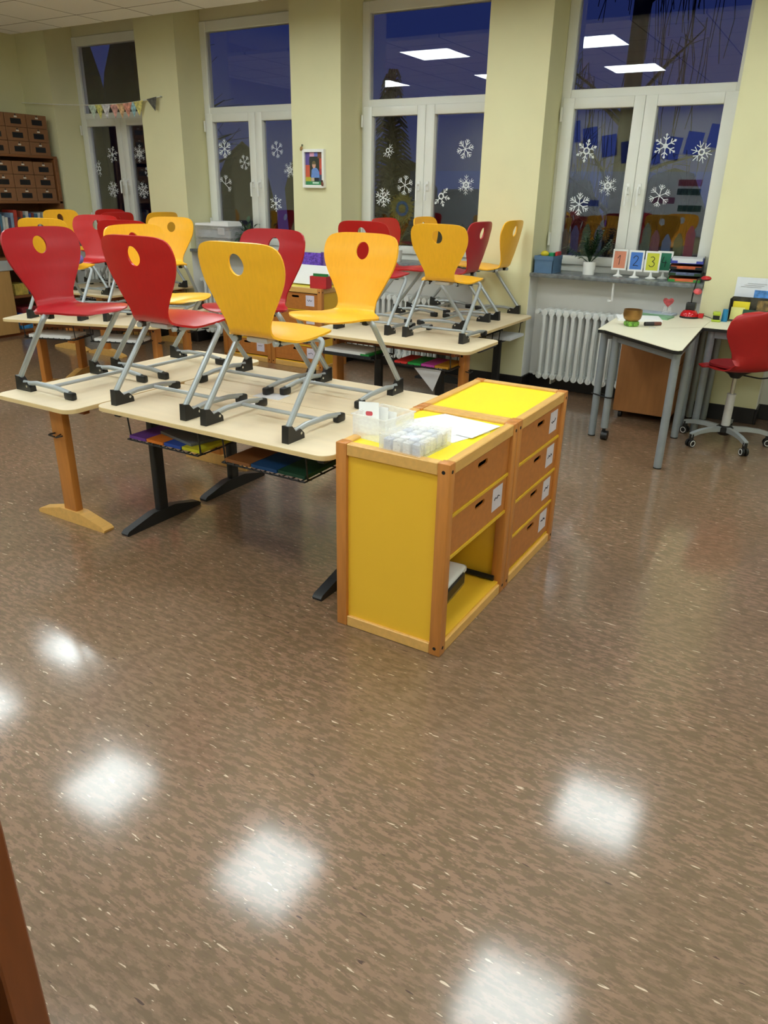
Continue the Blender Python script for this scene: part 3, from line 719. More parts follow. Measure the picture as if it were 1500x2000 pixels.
for i, (a, b) in enumerate(NX[:4]):
    radiator(i, a+.155, 16, ['white radiator under the first window, hidden behind chairs', 'white radiator under the second window', 'white radiator under the third window behind the black-legged tables', 'white ribbed radiator beside the teacher desk'][i])

# ------------------------------------------------------------------ teacher desks
ZD = .75
def desk(name, poly, legs, label, rails, casters=()):
    e = empty(name, (0, 0, 0), 0, label, 'desk', 'cream teacher desks')
    mb = MB(); mb.prism(poly, ZD-.004, ZD); mb.build('desk_top', DESKTOP, e, smooth=False)
    cx = sum(p[0] for p in poly)/len(poly); cy_ = sum(p[1] for p in poly)/len(poly)
    mb = MB(); mb.prism([(cx+(p[0]-cx)*1.001, cy_+(p[1]-cy_)*1.001) for p in poly], ZD-.024, ZD-.0042); mb.build('edge', BLACKP, e, smooth=False)
    for k, (x, y) in enumerate(legs):
        c = k in casters
        mb = MB(); mb.tube([(x, y, .085 if c else .006), (x, y, ZD-.024)], .025, 16); lg = mb.build('leg', DESKLEG, e)
        if c:
            mb = MB(); mb.tube([(x-.012, y, .032), (x+.03, y, .032)], .032, 14); mb.tube([(x, y, .04), (x, y, .09)], .012, 8); mb.build('caster', BLACKP, lg)
        else: MB().tube([(x, y, 0), (x, y, .008)], .0255, 14).build('foot_plug', BLACKP, lg)
    for a, b in rails:
        mb = MB(); (x0, y0_), (x1, y1) = legs[a], legs[b]; L_ = math.hypot(x1-x0, y1-y0_)
        mb.X = Matrix.Translation((x0, y0_, 0)) @ Matrix.Rotation(math.atan2(y1-y0_, x1-x0), 4, 'Z')
        mb.box(.02, -.012, ZD-.075, L_-.02, .012, ZD-.0245, .003); mb.build('rail', DESKLEG, e)
    return e
desk('desk', [(-1.288, 5.005), (-.785, 4.56), (-.762, 4.545), (-.735, 4.545), (-.72, 4.57), (-.765, 5.525)], [(-1.215, 5.045), (-.757, 4.64), (-.80, 5.37)], 'triangular cream desk in front with its point toward the camera', [(0, 1), (1, 2), (0, 2)], casters=(0,))
desk('desk', [(-1.335, 5.01), (-1.29, 5.007), (-.767, 5.53), (-.767, 6.03), (-1.40, 6.03)], [(-1.31, 5.10), (-.815, 5.62), (-.815, 5.98), (-1.35, 5.97)], 'cream desk in the corner carrying the brass singing bowl', [(0, 1), (1, 2), (2, 3), (0, 3)])
desk('desk', [(-.764, 5.53), (.45, 5.53), (.45, 6.03), (-.764, 6.03)], [(-.71, 5.59), (.40, 5.59), (.40, 5.98), (-.71, 5.98)], 'cream desk along the wall behind the red swivel chair', [(0, 1), (1, 2), (2, 3), (0, 3)])
tag(MB().tube([(-1.345, 5.095, .30), (-1.215, 5.015, .30), (-1.18, 5.03, .30), (-1.30, 5.13, .30)], .005, 6, .02, closed=True).build('cable_tie', BLACKP), 'black strap tying the left desk legs together', 'strap')
e = empty('pedestal', (-1.32, 5.66, 0), 0, 'brown wooden rolling pedestal under the corner desk', 'cabinet')
mb = MB(); mb.box(0, 0, .055, .42, .40, .655, .003); mb.build('body', PEDW, e)
mb = MB()
for k in range(3): mb.box(.4201, .01, .075+.19*k, .43, .39, .255+.19*k, .002)
mb.build('drawer_fronts', PEDW, e)
for x, y in ((.05, .05), (.37, .05), (.05, .35), (.37, .35)):
    MB().tube([(x-.012, y, .027), (x+.012, y, .027)], .027, 12).build('caster', BLACKP, e)

# swivel chair
def swivel(loc, face):
    e = empty('swivel_chair', loc, R(face-90), 'red plastic swivel chair on five castors at the teacher desk', 'chair')
    # shell: seat + back (local forward +y)
    WS = 1.1
    rows = [(-.225,.915,.05),(-.228,.905,.13),(-.227,.885,.175),(-.222,.85,.20),(-.214,.80,.208),(-.205,.755,.198),(-.195,.70,.168),(-.190,.65,.140),(-.186,.605,.128),(-.176,.565,.135),(-.152,.535,.150),(-.115,.52,.168),(-.06,.517,.190),(.0,.522,.206),(.06,.53,.21),(.12,.534,.205),(.165,.53,.185),(.195,.52,.15),(.212,.508,.09)]
    mb = MB(); bm = mb.bm; n = 14; top = []; bot = []
    for i, (f, z, w_) in enumerate(rows):
        a = rows[max(i-1, 0)]; b = rows[min(i+1, len(rows)-1)]
        d_ = Vector((0, b[0]-a[0], b[1]-a[1])).normalized(); nn = Vector((0, d_.z, -d_.y))
        if nn.y > 0 and i < 9: nn = -nn
        if i >= 9 and nn.z > 0: nn = -nn
        t_, b_ = [], []
        for k in range(n+1):
            s = -1+2*k/n; x = s*w_*(WS if i < 9 else 1); q_ = s*s
            off = Vector((0, .045*q_ if i < 9 else 0, (.012*q_ if 9 <= i < 14 else -.012*q_) if i >= 9 else 0))
            p = Vector((x, f, z))+off; t_.append(bm.verts.new(p)); b_.append(bm.verts.new(p+nn*.007))
        top.append(t_); bot.append(b_)
    for i in range(len(rows)-1):
        for k in range(n):
            bm.faces.new((top[i][k], top[i][k+1], top[i+1][k+1], top[i+1][k])); bm.faces.new((bot[i][k+1], bot[i][k], bot[i+1][k], bot[i+1][k+1]))
        for k in (0, n): bm.faces.new((top[i][k], top[i+1][k], bot[i+1][k], bot[i][k]))
    for i in (0, len(rows)-1):
        for k in range(n): bm.faces.new((top[i][k], top[i][k+1], bot[i][k+1], bot[i][k]))
    mb.build('seat_shell', REDP, e, ang=50)
    mb = MB(); mb.prism([(.17*math.cos(2*PI*k/28)*(1 if math.sin(2*PI*k/28) > 0 else .95), .02+.155*math.sin(2*PI*k/28)) for k in range(28)], .533, .548); mb.build('seat_pad', REDPAD, e)
    mb = MB(); mb.lathe([(0, .455), (.03, .455), (.045, .475), (.10, .505), (.10, .515), (0, .515)], 16); mb.build('seat_plate', BLACKP, e)
    mb = MB(); mb.tube([(.03, 0, .475), (.16, -.05, .455), (.24, -.06, .47), (.27, -.05, .49)], .005, 6, .03); mb.build('lever', BLACKP, e)
    MB().tube([(0, 0, .30), (0, 0, .47)], .014, 14).build('piston', CHROME, e)
    mb = MB(); mb.lathe([(.028, .10), (.028, .34), (.03, .345), (.0, .345)], 18); mb.build('gas_column', GREYL, e)
    mb = MB(); mb.lathe([(0, .055), (.035, .06), (.055, .085), (.055, .115), (.04, .125), (0, .125)], 18); mb.build('hub', BLACKP, e)
    for k in range(5):
        a = R(17+72*k-(face-90)); c_, s_ = math.cos(a), math.sin(a)
        mb = MB(); mb.X = Matrix.Rotation(a, 4, 'Z')
        pr = [(.04, .085), (.04, .12), (.14, .122), (.22, .115), (.295, .098), (.295, .07), (.22, .088), (.14, .092)]
        mb.prism(pr, -.014, .014, frame=((0, 0, 0), (1, 0, 0), (0, 0, 1), (0, 1, 0))); arm = mb.build('base_arm', GREYM, e, ang=25)
        mb = MB(); mb.X = Matrix.Rotation(a, 4, 'Z')
        mb.tube([(.285, 0, .05), (.285, 0, .09)], .016, 10)
        for yy in (-.022, .006): mb.tube([(.285, yy, .027), (.285, yy+.016, .027)], .027, 14)
        cs = mb.build('castor', BLACKP, arm)
        mb = MB(); mb.X = Matrix.Rotation(a, 4, 'Z')
        for yy in (-.0225, .0222): mb.tube([(.285+.019*math.cos(2*PI*j/14), yy, .027+.019*math.sin(2*PI*j/14)) for j in range(14)], .003, 6, closed=True)
        mb.build('castor_ring', GREYL, cs)
    return e
swivel((-.495, 5.445, 0), 128)

# desk things
ks = .9877
e = empty('singing_bowl', (-1.185, 5.27, ZD+.034), 0, 'brass singing bowl resting on a green ring on the corner desk', 'bowl')
mb = MB(); mb.lathe([(0, 0), (.038, 0), (.056, .018), (.062, .042), (.060, .072), (.0605, .076), (.056, .076), (.056, .05), (.05, .02), (.03, .006), (0, .006)], 28)
mb.build('bowl', cm('aged_brass', (150, 112, 62), .35, metal=.75, var=.15), e)
o = MB().tube([(.034*math.cos(2*PI*k/20), .034*math.sin(2*PI*k/20), .018) for k in range(20)], .018, 10, closed=True).build('bowl_cushion', cm('green_patterned_fabric', (110, 160, 60), .8, var=.8, scale=70), None, (-1.185, 5.27, ZD)); tag(o, 'green patterned ring cushion under the brass bowl', 'cushion')
e = empty('mallet', (-1.065, 5.37, ZD+.014), R(42), 'short dark wooden bowl mallet lying beside the bowl', 'mallet')
MB().tube([(-.06, 0, 0), (.005, 0, 0)], .0135, 12).build('wrapped_end', cm('dark_leather', (44, 42, 44), .7), e); MB().tube([(.005, 0, 0), (.06, 0, 0)], [.0135, .012], 12).build('handle', cm('red_brown_wood', (104, 56, 42), .5), e)
slab('paper_stack', 'white paper stack behind the brass bowl', 'papers', PAPER, (-1.215, 5.60, ZD), .30, .21, .016, R(20))
slab('magazine', 'green and white magazine behind the white paper stack', 'magazine', cm('green_cover', (120, 164, 128), .5, var=.3, scale=14), (-1.17, 5.79, ZD), .29, .16, .012, R(-6))
slab('book', 'grey-blue workbook at the back of the corner desk', 'book', cm('grey_blue_cover', (168, 178, 192), .5), (-1.21, 5.945, ZD), .36, .14, .016, R(-5), bev=.001)
slab('eraser', 'tiny pale eraser at the front of the corner desk', 'eraser', GREYL, (-1.045, 5.27, ZD), .04, .016, .006, R(20))
e = empty('heart_ornament', (-1.09, 5.93, ZD+.0165), R(20), 'small red heart ornament on a clear stand on the workbook', 'ornament')
mb = MB(); hp = [(.0, -.03), (.03, .0), (.038, .018), (.03, .032), (.016, .034), (0, .024), (-.016, .034), (-.03, .032), (-.038, .018), (-.03, .0)]
mb.prism(hp, -.008, .008, frame=((0, 0, .075), (1, 0, 0), (0, 0, 1), (0, 1, 0))); mb.build('heart', cm('red_print_heart', (176, 70, 74), .5, var=.5, scale=50), e)
mb = MB(); mb.box(-.036, -.014, 0, .036, .014, .014, .002); mb.box(-.028, -.006, .014, -.004, .006, .05); mb.box(.004, -.006, .014, .028, .006, .05); mb.build('stand', CLEAR, e, smooth=False)
# red desk lamp
e = empty('desk_lamp', (-.93, 5.93, ZD), 0, 'red desk lamp with black gooseneck at the back of the desk', 'lamp')
mb = MB(); mb.lathe([(0, 0), (.066, 0), (.066, .012), (.062, .014), (0, .014)], 24); mb.build('base_ring', BLACKP, e)
mb = MB(); mb.lathe([(.064, .013), (.06, .03), (.045, .05), (.022, .06), (0, .062)], 24); mb.build('base_dome', cm('glossy_red', (190, 24, 30), .18), e)
mb = MB(); mb.box(-.03, -.03, .056, .035, .03, .108, .006, 2); mb.build('clip_holder', BLACKP, e)
mb = MB(); mb.tube([(0, 0, .1), (.0, 0, .17), (.012, 0, .27), (.04, -.01, .283), (.07, -.02, .28)], .005, 8, .03); mb.build('gooseneck', BLACKP, e)
mb = MB(); mb.sphere((.075, -.02, .283), .034, 16, (1.05, 1, .5)); mb.build('lamp_head', cm('glossy_red', (190, 24, 30), .18), e)
mb = MB(); mb.sphere((.075, -.02, .275), .031, 14, (1, 1, .35)); mb.build('bulb_cover', BLACKP, e)
mb = MB(); mb.sphere((.035, -.03, .19), .03, 14, (1, .6, .75)); mb.build('clip_shade', cm('red_and_white_shade', (196, 80, 84), .3, var=.9, scale=18), e)
mb = MB(); mb.box(.062, -.02, .006, .10, .02, .038, .005); mb.build('plug', cm('glossy_red', (190, 24, 30), .18), e)
mb = MB(); mb.tube([(.095, 0, .025), (.13, -.01, .018), (.17, .0, .005), (.2, .06, .004)], .0025, 6, .02); mb.build('cable', BLACKP, e)
e = empty('hole_punch', (-.735, 5.86, ZD), R(10), 'lime green hole punch on the wall desk', 'hole punch')
mb = MB(); mb.box(-.03, -.035, 0, .03, .035, .014, .004); mb.build('base', cm('lime_plastic', (170, 190, 50), .4), e)
mb = MB(); mb.box(-.022, -.015, .012, .022, .025, .045, .003); mb.build('mechanism', BLACKP, e)
mb = MB(); mb.box(-.026, -.032, .042, .026, .03, .068, .008, 2); mb.build('lever', cm('lime_plastic', (170, 190, 50), .4), e)
o = MB().tube([(0, 0, 0), (0, 0, .085)], [.022, .018], 14).build('marker_cup', cm('blue_plastic', (40, 130, 180), .4), None, (-.685, 5.90, ZD)); tag(o, 'blue plastic bottle beside the lime hole punch', 'bottle')
e = empty('document_rack', (-.47, 5.975, ZD), 0, 'black document rack with yellow envelope and cards against the wall', 'rack')
mb = MB(); mb.box(-.20, -.035, 0, .22, .045, .012); mb.prism(rrect(-.205, .0, .22, .165, .015), .04, .047, frame=((0, 0, 0), (1, 0, 0), (0, 0, 1), (0, 1, 0))); mb.build('back_plate', cm('fruit_print_board', (70, 66, 52), .5, var=.9, scale=16), e, smooth=False)
MB().box(-.205, -.036, 0, -.198, .046, .155).build('side_plate', BLACKP, e, smooth=False)
def upright(name, label, cat, mt, loc, w_, h, t_=.003, lean=8, group=None, rz=0):
    o = MB().box(-w_/2, 0, 0, w_/2, t_, h).build(name, mt, None, loc, rz, smooth=False); o.rotation_euler = (R(-lean), 0, rz); return tag(o, label, cat, group)
upright('envelope', 'yellow envelope standing in the black rack', 'envelope', cm('yellow_envelope', (226, 208, 40), .6), (-.60, 5.965, ZD+.0125), .11, .125, .003, 6)
upright('envelope', 'pale yellow note standing in front of the yellow envelope', 'note', cm('pale_yellow_note', (226, 222, 140), .6), (-.615, 5.955, ZD+.0125), .09, .085, .003, 6)
upright('folder', 'dark green folder tipped in the black rack', 'folder', nb('dark green'), (-.50, 5.948, ZD+.0125), .16, .075, .006, 5)
o = upright('picture_card', 'green and orange fruit picture card in the black rack', 'card', cm('fruit_picture', (120, 96, 50), .5, var=1., scale=24), (-.40, 5.968, ZD+.0125), .2, .14, .003, 6)
o = MB().prism(rrect(-.11, 0, .16, .14, .003), 0, .003, frame=((0, 0, 0), (1, 0, 0), (0, .02, 1), (0, 1, 0))).build('wall_notice', cm('laminated_paper', (226, 230, 238), .15, var=.02), None, (-.56, 6.06, .905), 0, smooth=False)
tag(o, 'laminated white notice with blue picture on the wall above the rack', 'notice')
MB().box(.02, -.002, .004, .16, .0002, .058).build('blue_picture', cm('blue_print', (90, 146, 214), .2, var=.4, scale=30), o, smooth=False)
mb = MB()
for k in range(3): mb.box(-.075+.02*k, -.0012, .075+.012*k, .06+.015*k, .0002, .0775+.012*k)
mb.build('printed_line', cm('grey_print', (170, 172, 178), .7), o, smooth=False)

# ------------------------------------------------------------------ window sill things, fourth window
ZS = .975
e = empty('toy_box', (-2.21, 6.085, ZS), 0, 'blue fabric box with toys at the left end of the fourth sill', 'box')
mb = MB(); D = cm('blue_fabric', (86, 118, 152), .8, var=.06)
for q in ((.0, 0, .157, .004), (0, .216, .157, .22), (0, 0, .004, .22), (.153, 0, .157, .22)): mb.box(q[0], q[1], 0, q[2], q[3], .13)
mb.box(.0045, .0045, .001, .1525, .2155, .122); mb.build('box_body', D, e, smooth=False)
mb = MB(); mb.box(-.002, -.003, .098, .159, .0, .132); mb.box(.157, -.003, .098, .1595, .223, .132); mb.build('rim_band', D, e, smooth=False)
tag(MB().sphere((0, 0, 0), .034, 14, (1, .8, .7)).build('toy', cm('yellow_toy', (206, 190, 40), .45), None, (-2.15, 6.15, ZS+.145)), 'round yellow toy in the blue box', 'toy')
tag(MB().box(-.022, -.03, 0, .022, .03, .03, .004).build('toy', cm('green_toy', (30, 140, 84), .45), None, (-2.105, 6.20, ZS+.1225)), 'green toy block in the blue box', 'toy')
tag(MB().box(-.01, -.05, 0, .01, .05, .038, .004).build('toy', cm('red_toy', (200, 50, 50), .45), None, (-2.068, 6.24, ZS+.1225)), 'red toy block in the blue box', 'toy')
def pot_plant(loc, label, r, h, kind, potm=WHITEP, seed=3):
    e = empty('potted_plant', loc, 0, label, 'plant')
    mb = MB(); mb.lathe([(0, 0), (r*.84, 0), (r, h), (r*.92, h), (r*.88, h-.02), (0, h-.02)], 22); mb.build('pot', potm, e)
    MB().lathe([(r*.87, h-.019), (0, h-.012)], 16).build('soil', SOIL, e)
    rnd = random.Random(seed); mb = MB()
    def leaf(p0, d, L_, w_, droop, n=6):
        side = d.cross(Vector((0, 0, 1)));
        if side.length < .01: side = Vector((1, 0, 0))
        side.normalize(); prev = None; p = p0.copy(); v = d.normalized()
        for k in range(n+1):
            t_ = k/n; ww = w_*math.sin(PI*min(1, .12+.88*t_))**.8*(1 if t_ < 1 else .05)
            a, b = mb.bm.verts.new(p-side*ww), mb.bm.verts.new(p+side*ww)
            if prev: mb.bm.faces.new((prev[0], prev[1], b, a))
            prev = (a, b); p = p+v*(L_/n); v = (v+Vector((0, 0, -droop/n))).normalized()
    if kind == 'palm':
        for k in range(22):
            a = rnd.uniform(0, 2*PI); el = rnd.uniform(.5, 1.45); L_ = rnd.uniform(.14, .26)
            d = Vector((math.cos(a)*math.cos(el), math.sin(a)*math.cos(el)*.45, math.sin(el)))
            b0 = Vector((0, 0, h-.015)); mb.tube([b0, b0+d*L_*.6, b0+d*L_+Vector((0, 0, -.02))], .0018, 4)
            for j in range(8):
                t_ = .35+.65*j/7; p = b0+d*L_*t_
                for s in (-1, 1):
                    dd = (d+Vector((-d.y, d.x, 0)).normalized()*s*1.2+Vector((0, 0, -.2))).normalized(); leaf(p, dd, rnd.uniform(.05, .09), .006, .8, 4)
    elif kind == 'grass':
        for k in range(26):
            a = rnd.uniform(0, 2*PI); el = rnd.uniform(.9, 1.5); d = Vector((math.cos(a)*math.cos(el), math.sin(a)*math.cos(el)*.5, math.sin(el)))
            leaf(Vector((0, 0, h-.015)), d, rnd.uniform(.25, .44), .0035, rnd.uniform(.6, 3.2), 9)
    else:
        for k in range(46):
            a = rnd.uniform(0, 2*PI); el = rnd.uniform(-.2, 1.4); L_ = rnd.uniform(.06, .2)
            d = Vector((math.cos(a)*math.cos(el), math.sin(a)*math.cos(el)*.5, math.sin(el))); b0 = Vector((0, 0, h-.01)); tip = b0+Vector((d.x*L_, d.y*L_, abs(d.z)*L_*.9))
            mb.tube([b0, (b0+tip)/2+Vector((0, 0, .02)), tip], .0018, 4)
            leaf(tip, (d+Vector((0, 0, -.3))).normalized(), rnd.uniform(.06, .11), .02, 1.6, 5)
    mb.build('leaves', GRASSL if kind == 'grass' else LEAF, e)
    return e
pot_plant((-1.797, 6.225, ZS), 'small palm in a white pot on the fourth window sill', .053, .1, 'palm')
pot_plant((-3.57, 6.2, ZS), 'long grass-like plant in a white pot on the third sill', .05, .1, 'grass', seed=5)
pot_plant((-5.385, 6.27, ZS), 'dark leafy plant in a white pot beside the plastic drawers', .055, .11, 'bush', seed=9)
DIG = {1: [[(.28, .62), (.52, .95), (.46, .05)]],
       2: [[(.22, .72), (.32, .92), (.55, .95), (.68, .78), (.58, .5), (.2, .06), (.45, .1), (.75, .06)]],
       3: [[(.28, .88), (.5, .97), (.68, .8), (.6, .62), (.42, .54), (.64, .46), (.72, .26), (.55, .06), (.3, .08), (.2, .2)]],
       4: [[(.4, .95), (.22, .42), (.75, .42)], [(.62, .62), (.58, .04)]]}
FR = [(1, -1.569, 6.262, (222, 142, 112), 'salmon'), (2, -1.435, 6.235, (70, 122, 204), 'blue'), (3, -1.31, 6.232, (206, 208, 62), 'yellow'), (4, -1.238, 6.315, (40, 122, 90), 'green')]
for n, x, y, c, cn in FR:
    e = empty('number_frame', (x, y, ZS), R(4), 'white stand-up frame with the number %d on %s card' % (n, cn), 'sign', 'number frames on the fourth window sill')
    mb = MB(); mb.lathe([(0, 0), (.038, 0), (.038, .004), (.014, .014), (.008, .03), (.008, .05), (0, .05)], 18); mb.build('stand_foot', WHITEP, e)
    b0, hh, ww = .047, .155, .057
    mb = MB(); mb.prism(rrect(-ww, b0, ww, b0+hh, .003), -.006, .006, holes=[list(reversed(rrect(-ww+.012, b0+.014, ww-.012, b0+hh-.014, .002)))], frame=((0, 0, 0), (1, 0, 0), (0, 0, 1), (0, 1, 0))); mb.build('frame', WHITEP, e, smooth=False)
    cd = MB().box(-ww+.012, -.003, b0+.014, ww-.012, .003, b0+hh-.014).build('card', cm('card_'+cn, c, .6, var=.02), e, smooth=False)
    mb = MB()
    for st in DIG[n]:
        mb.tube([(-ww+.018+p[0]*(2*ww-.036), -.0034, b0+.036+p[1]*(hh-.072)) for p in st], .0024, 6, .012)
    mb.build('digit', cm('black_felt_pen', (34, 34, 40), .7), cd)
# letter trays
e = empty('letter_tray', (-1.155, 6.11, ZS), R(8), 'stacked letter trays, green and blue, right end of the fourth sill', 'letter trays')
def tray(z, mt):
    mb = MB(); mb.box(0, 0, z, .23, .25, z+.004)
    for q in ((0, 0, .05, .004), (.18, 0, .23, .004)): mb.box(q[0], q[1], z, q[2], q[3], z+.02)
    mb.box(0, 0, z, .004, .25, z+.03); mb.box(.226, 0, z, .23, .25, z+.03); mb.box(0, .246, z, .23, .25, z+.03)
    return mb.build('tray', mt, e, smooth=False)
tray(0, cm('green_tray', (60, 140, 66), .4)); tray(.045, cm('dark_green_tray', (30, 60, 34), .4)); tray(.09, BLACKP); tray(.132, cm('blue_tray', (66, 76, 170), .4))
MB().box(.2305, 0, 0, .236, .25, .175).build('side_wall', BLACKP, e, smooth=False)
for k, (z, c, l, m_) in enumerate(((.0045, None, 'orange paper in the lowest letter tray', cm('orange_paper', (222, 110, 66), .6)), (.0945, None, 'orange folders in the third letter tray', cm('orange_folder', (190, 90, 50), .6, var=.4, scale=20)), (.0495, None, 'blue and white papers in the second letter tray', cm('mixed_papers', (90, 100, 130), .6, var=.6, scale=30)), (.1365, None, 'white papers on the topmost letter tray', PAPERG))):
    o = MB().box(.008, .004, 0, .222, .24, .02 if z < .13 else .032).build('paper_stack', m_, None, (-1.155, 6.11, ZS+z), R(8), smooth=False); tag(o, l, 'papers')
# second window sill: plastic drawer boxes, papers
for k in range(2):
    e = empty('storage_box', (-5.985, 6.11, ZS+.116*k), 0, ['lower clear plastic storage box on the second sill', 'upper clear plastic storage box with papers on its lid'][k], 'box', 'clear storage boxes on the second sill')
    mb = MB()
    for q in ((.02, 0, .50, .004), (.02, .236, .50, .24), (.02, 0, .024, .24), (.496, 0, .50, .24)): mb.box(q[0], q[1], 0, q[2], q[3], .105)
    mb.box(.02, 0, 0, .5, .24, .004); mb.build('box_body', CLEAR, e, smooth=False)
    mb = MB(); mb.box(.012, -.006, .103, .508, .246, .115, .004, 2); mb.build('lid', CLEAR, e)
    mb = MB(); mb.box(.34, -.012, .03, .43, -.001, .1, .006); mb.build('clasp', MILKY, e)
    MB().box(.04, .02, .005, .48, .22, .07).build('contents', cm('grey_contents', (150, 156, 166), .7, var=.2, scale=12), e, smooth=False)
slab('paper_stack', 'white papers on the upper clear storage box, left pile', 'papers', PAPER, (-5.84, 6.22, ZS+.2315), .26, .2, .022, R(4))
slab('paper_stack', 'white papers on the upper clear storage box, higher right pile', 'papers', PAPER, (-5.63, 6.22, ZS+.2315), .25, .2, .045, R(-3))
o = MB().box(-.07, -.05, 0, .07, .05, .16, .006).build('storage_box', cm('purple_card', (60, 52, 110), .5, var=.3, scale=20), None, (-6.70, 6.25, ZS)); tag(o, 'small purple box on the first window sill', 'box')

# ------------------------------------------------------------------ snowflake stickers
FL = [(-7.4711,1.8952,.086,0,'first'),(-7.7151,1.7496,.086,0,'first'),(-7.5247,1.5297,.087,0,'first'),(-7.0326,1.902,.092,1,'first'),(-7.0312,1.5265,.085,1,'first'),(-6.9214,1.719,.055,1,'first'),
(-5.7792,1.9375,.088,0,'second'),(-5.5219,1.8098,.069,0,'second'),(-5.7974,1.603,.089,0,'second'),(-5.0984,1.9248,.075,1,'second'),(-4.9487,1.7415,.073,1,'second'),(-5.135,1.4324,.079,1,'second'),
(-3.8241,1.9051,.067,0,'third'),(-3.6364,1.6178,.082,0,'third'),(-3.8667,1.5105,.082,0,'third'),(-3.0505,1.9089,.079,1,'third'),(-3.0249,1.6268,.081,1,'third'),(-3.2625,1.5328,.087,1,'third'),
(-1.9897,1.8864,.082,0,'fourth'),(-1.7866,1.6346,.075,0,'fourth'),(-2.0006,1.4944,.086,0,'fourth'),(-1.3884,1.914,.085,1,'fourth'),(-1.123,1.8704,.077,1,'fourth'),(-1.3766,1.5689,.079,1,'fourth')]
YG = YF+.02
STY = [2, 5, 1, 3, 1, 0, 4, 0, 0, 0, 3, 2, 5, 0, 1, 4, 3, 6, 6, 3, 4, 2, 5, 0]
POS = {0: ['upper right of the left pane', 'middle of the left pane', 'bottom of the left pane']}
CUT = {1: (0, 5), 6: (), 8: (3, 4), 12: (1, 2), 17: (1, 2), 11: ()}
def flake(x, z, r, style, rot, cut=()):
    mb = MB(); n = 6
    if style == 0: bars = [(0, 0, 1, 0, .075), (.55, 0, .85, .3, .07), (.55, 0, .85, -.3, .07), (.75, 0, .98, .2, .06), (.75, 0, .98, -.2, .06)]; ring = 0
    elif style == 1: bars = [(0, 0, 1, 0, .11), (.62, 0, .9, .3, .1), (.62, 0, .9, -.3, .1), (.3, 0, .55, .24, .09), (.3, 0, .55, -.24, .09)]; ring = 0
    elif style == 2: bars = [(0, 0, 1, 0, .1), (.5, 0, .72, .26, .1), (.5, 0, .72, -.26, .1), (.85, -.08, .98, .02, .14), (.85, .08, .98, -.02, .14)]; ring = .16
    elif style == 3: bars = [(0, 0, 1, 0, .06), (.35, 0, .62, .24, .06), (.35, 0, .62, -.24, .06), (.65, 0, .9, .22, .06), (.65, 0, .9, -.22, .06)]; ring = .3
    elif style == 4: bars = [(0, 0, 1, 0, .1), (.4, 0, .78, .3, .1), (.4, 0, .78, -.3, .1), (.7, 0, .95, .18, .09), (.7, 0, .95, -.18, .09)]; ring = 0
    elif style == 5: bars = [(.15, 0, 1, 0, .08), (.42, 0, .74, .3, .08), (.42, 0, .74, -.3, .08)]; ring = .25
    else: bars = [(.2, 0, .95, 0, .1), (.45, 0, .7, .22, .09), (.45, 0, .7, -.22, .09), (.8, -.1, 1.0, 0, .13), (.8, .1, 1.0, 0, .13)]; ring = .26
    fr = ((0, 0, 0), (1, 0, 0), (0, 0, 1), (0, -1, 0)); lay = 0
    for k in range(n):
        if k in cut: continue
        a = rot+2*PI*k/n; ca, sa = math.cos(a), math.sin(a)
        for (x0, y0_, x1, y1, w_) in bars:
            dx, dy = x1-x0, y1-y0_; L_ = math.hypot(dx, dy); w_ = w_*.78; nx, ny = -dy/L_*w_/2, dx/L_*w_/2
            q = [(x0+nx, y0_+ny), (x0-nx, y0_-ny), (x1-nx, y1-ny), (x1+dx/L_*w_*.3, y1+dy/L_*w_*.3), (x1+nx, y1+ny)]
            lay = (lay+1) % 7
            mb.prism([((u*ca-v*sa)*r, (u*sa+v*ca)*r) for u, v in q], 0, .0012+.00006*lay, frame=fr)
    if ring:
        mb.prism([(ring*r*1.25*math.cos(2*PI*k/18), ring*r*1.25*math.sin(2*PI*k/18)) for k in range(18)], 0, .00165, holes=[[(ring*r*.75*math.cos(-2*PI*k/18), ring*r*.75*math.sin(-2*PI*k/18)) for k in range(18)]], frame=fr)
    return mb.build('snowflake_sticker', SNOW, None, (x, YG-.001, z), smooth=False)
for i, (x, z, r, p, wn) in enumerate(FL):
    o = flake(x, z, r, STY[i], R(30)+.15*((i*7) % 5-2)*(1 if i not in (20,) else 0), CUT.get(i, ()))
    grp = [f for f in FL if f[4] == wn and f[3] == p]; grp.sort(key=lambda f: -f[1]); k = [f[0] for f in grp].index(x)
    tag(o, 'white snowflake sticker on the %s window, %s sash, %s one' % (wn, ('left', 'right')[p], ('top', 'middle', 'lowest')[k]), 'snowflake', 'snowflake stickers on the windows')
# coloured pencil stickers and sunflower sticker (translucent film, night dimness put into the colours)
def film(name, rgb):
    return mat(name, rgb, .6, var=.05, alpha=.32)
PC = [((84, 72, 66), 'brown', -2.089, 1.305, 'fourth'), ((58, 58, 104), 'indigo', -2.007, 1.333, 'fourth'), ((58, 84, 62), 'green', -1.912, 1.348, 'fourth'), ((58, 74, 96), 'slate blue', -1.811, 1.34, 'fourth'),
      ((70, 86, 74), 'grey green', -1.461-.02+.05, 1.37, 'fourth'), ((110, 66, 78), 'rose', -1.358, 1.32, 'fourth'), ((70, 92, 130), 'blue', -1.270, 1.294, 'fourth'), ((96, 100, 64), 'olive', -1.182, 1.304, 'fourth'), ((130, 48, 70), 'red', -1.100, 1.361, 'fourth'),
      ((54, 68, 84), 'slate', -3.133, 1.295, 'third'), ((66, 82, 72), 'sage', -3.046, 1.309, 'third')]
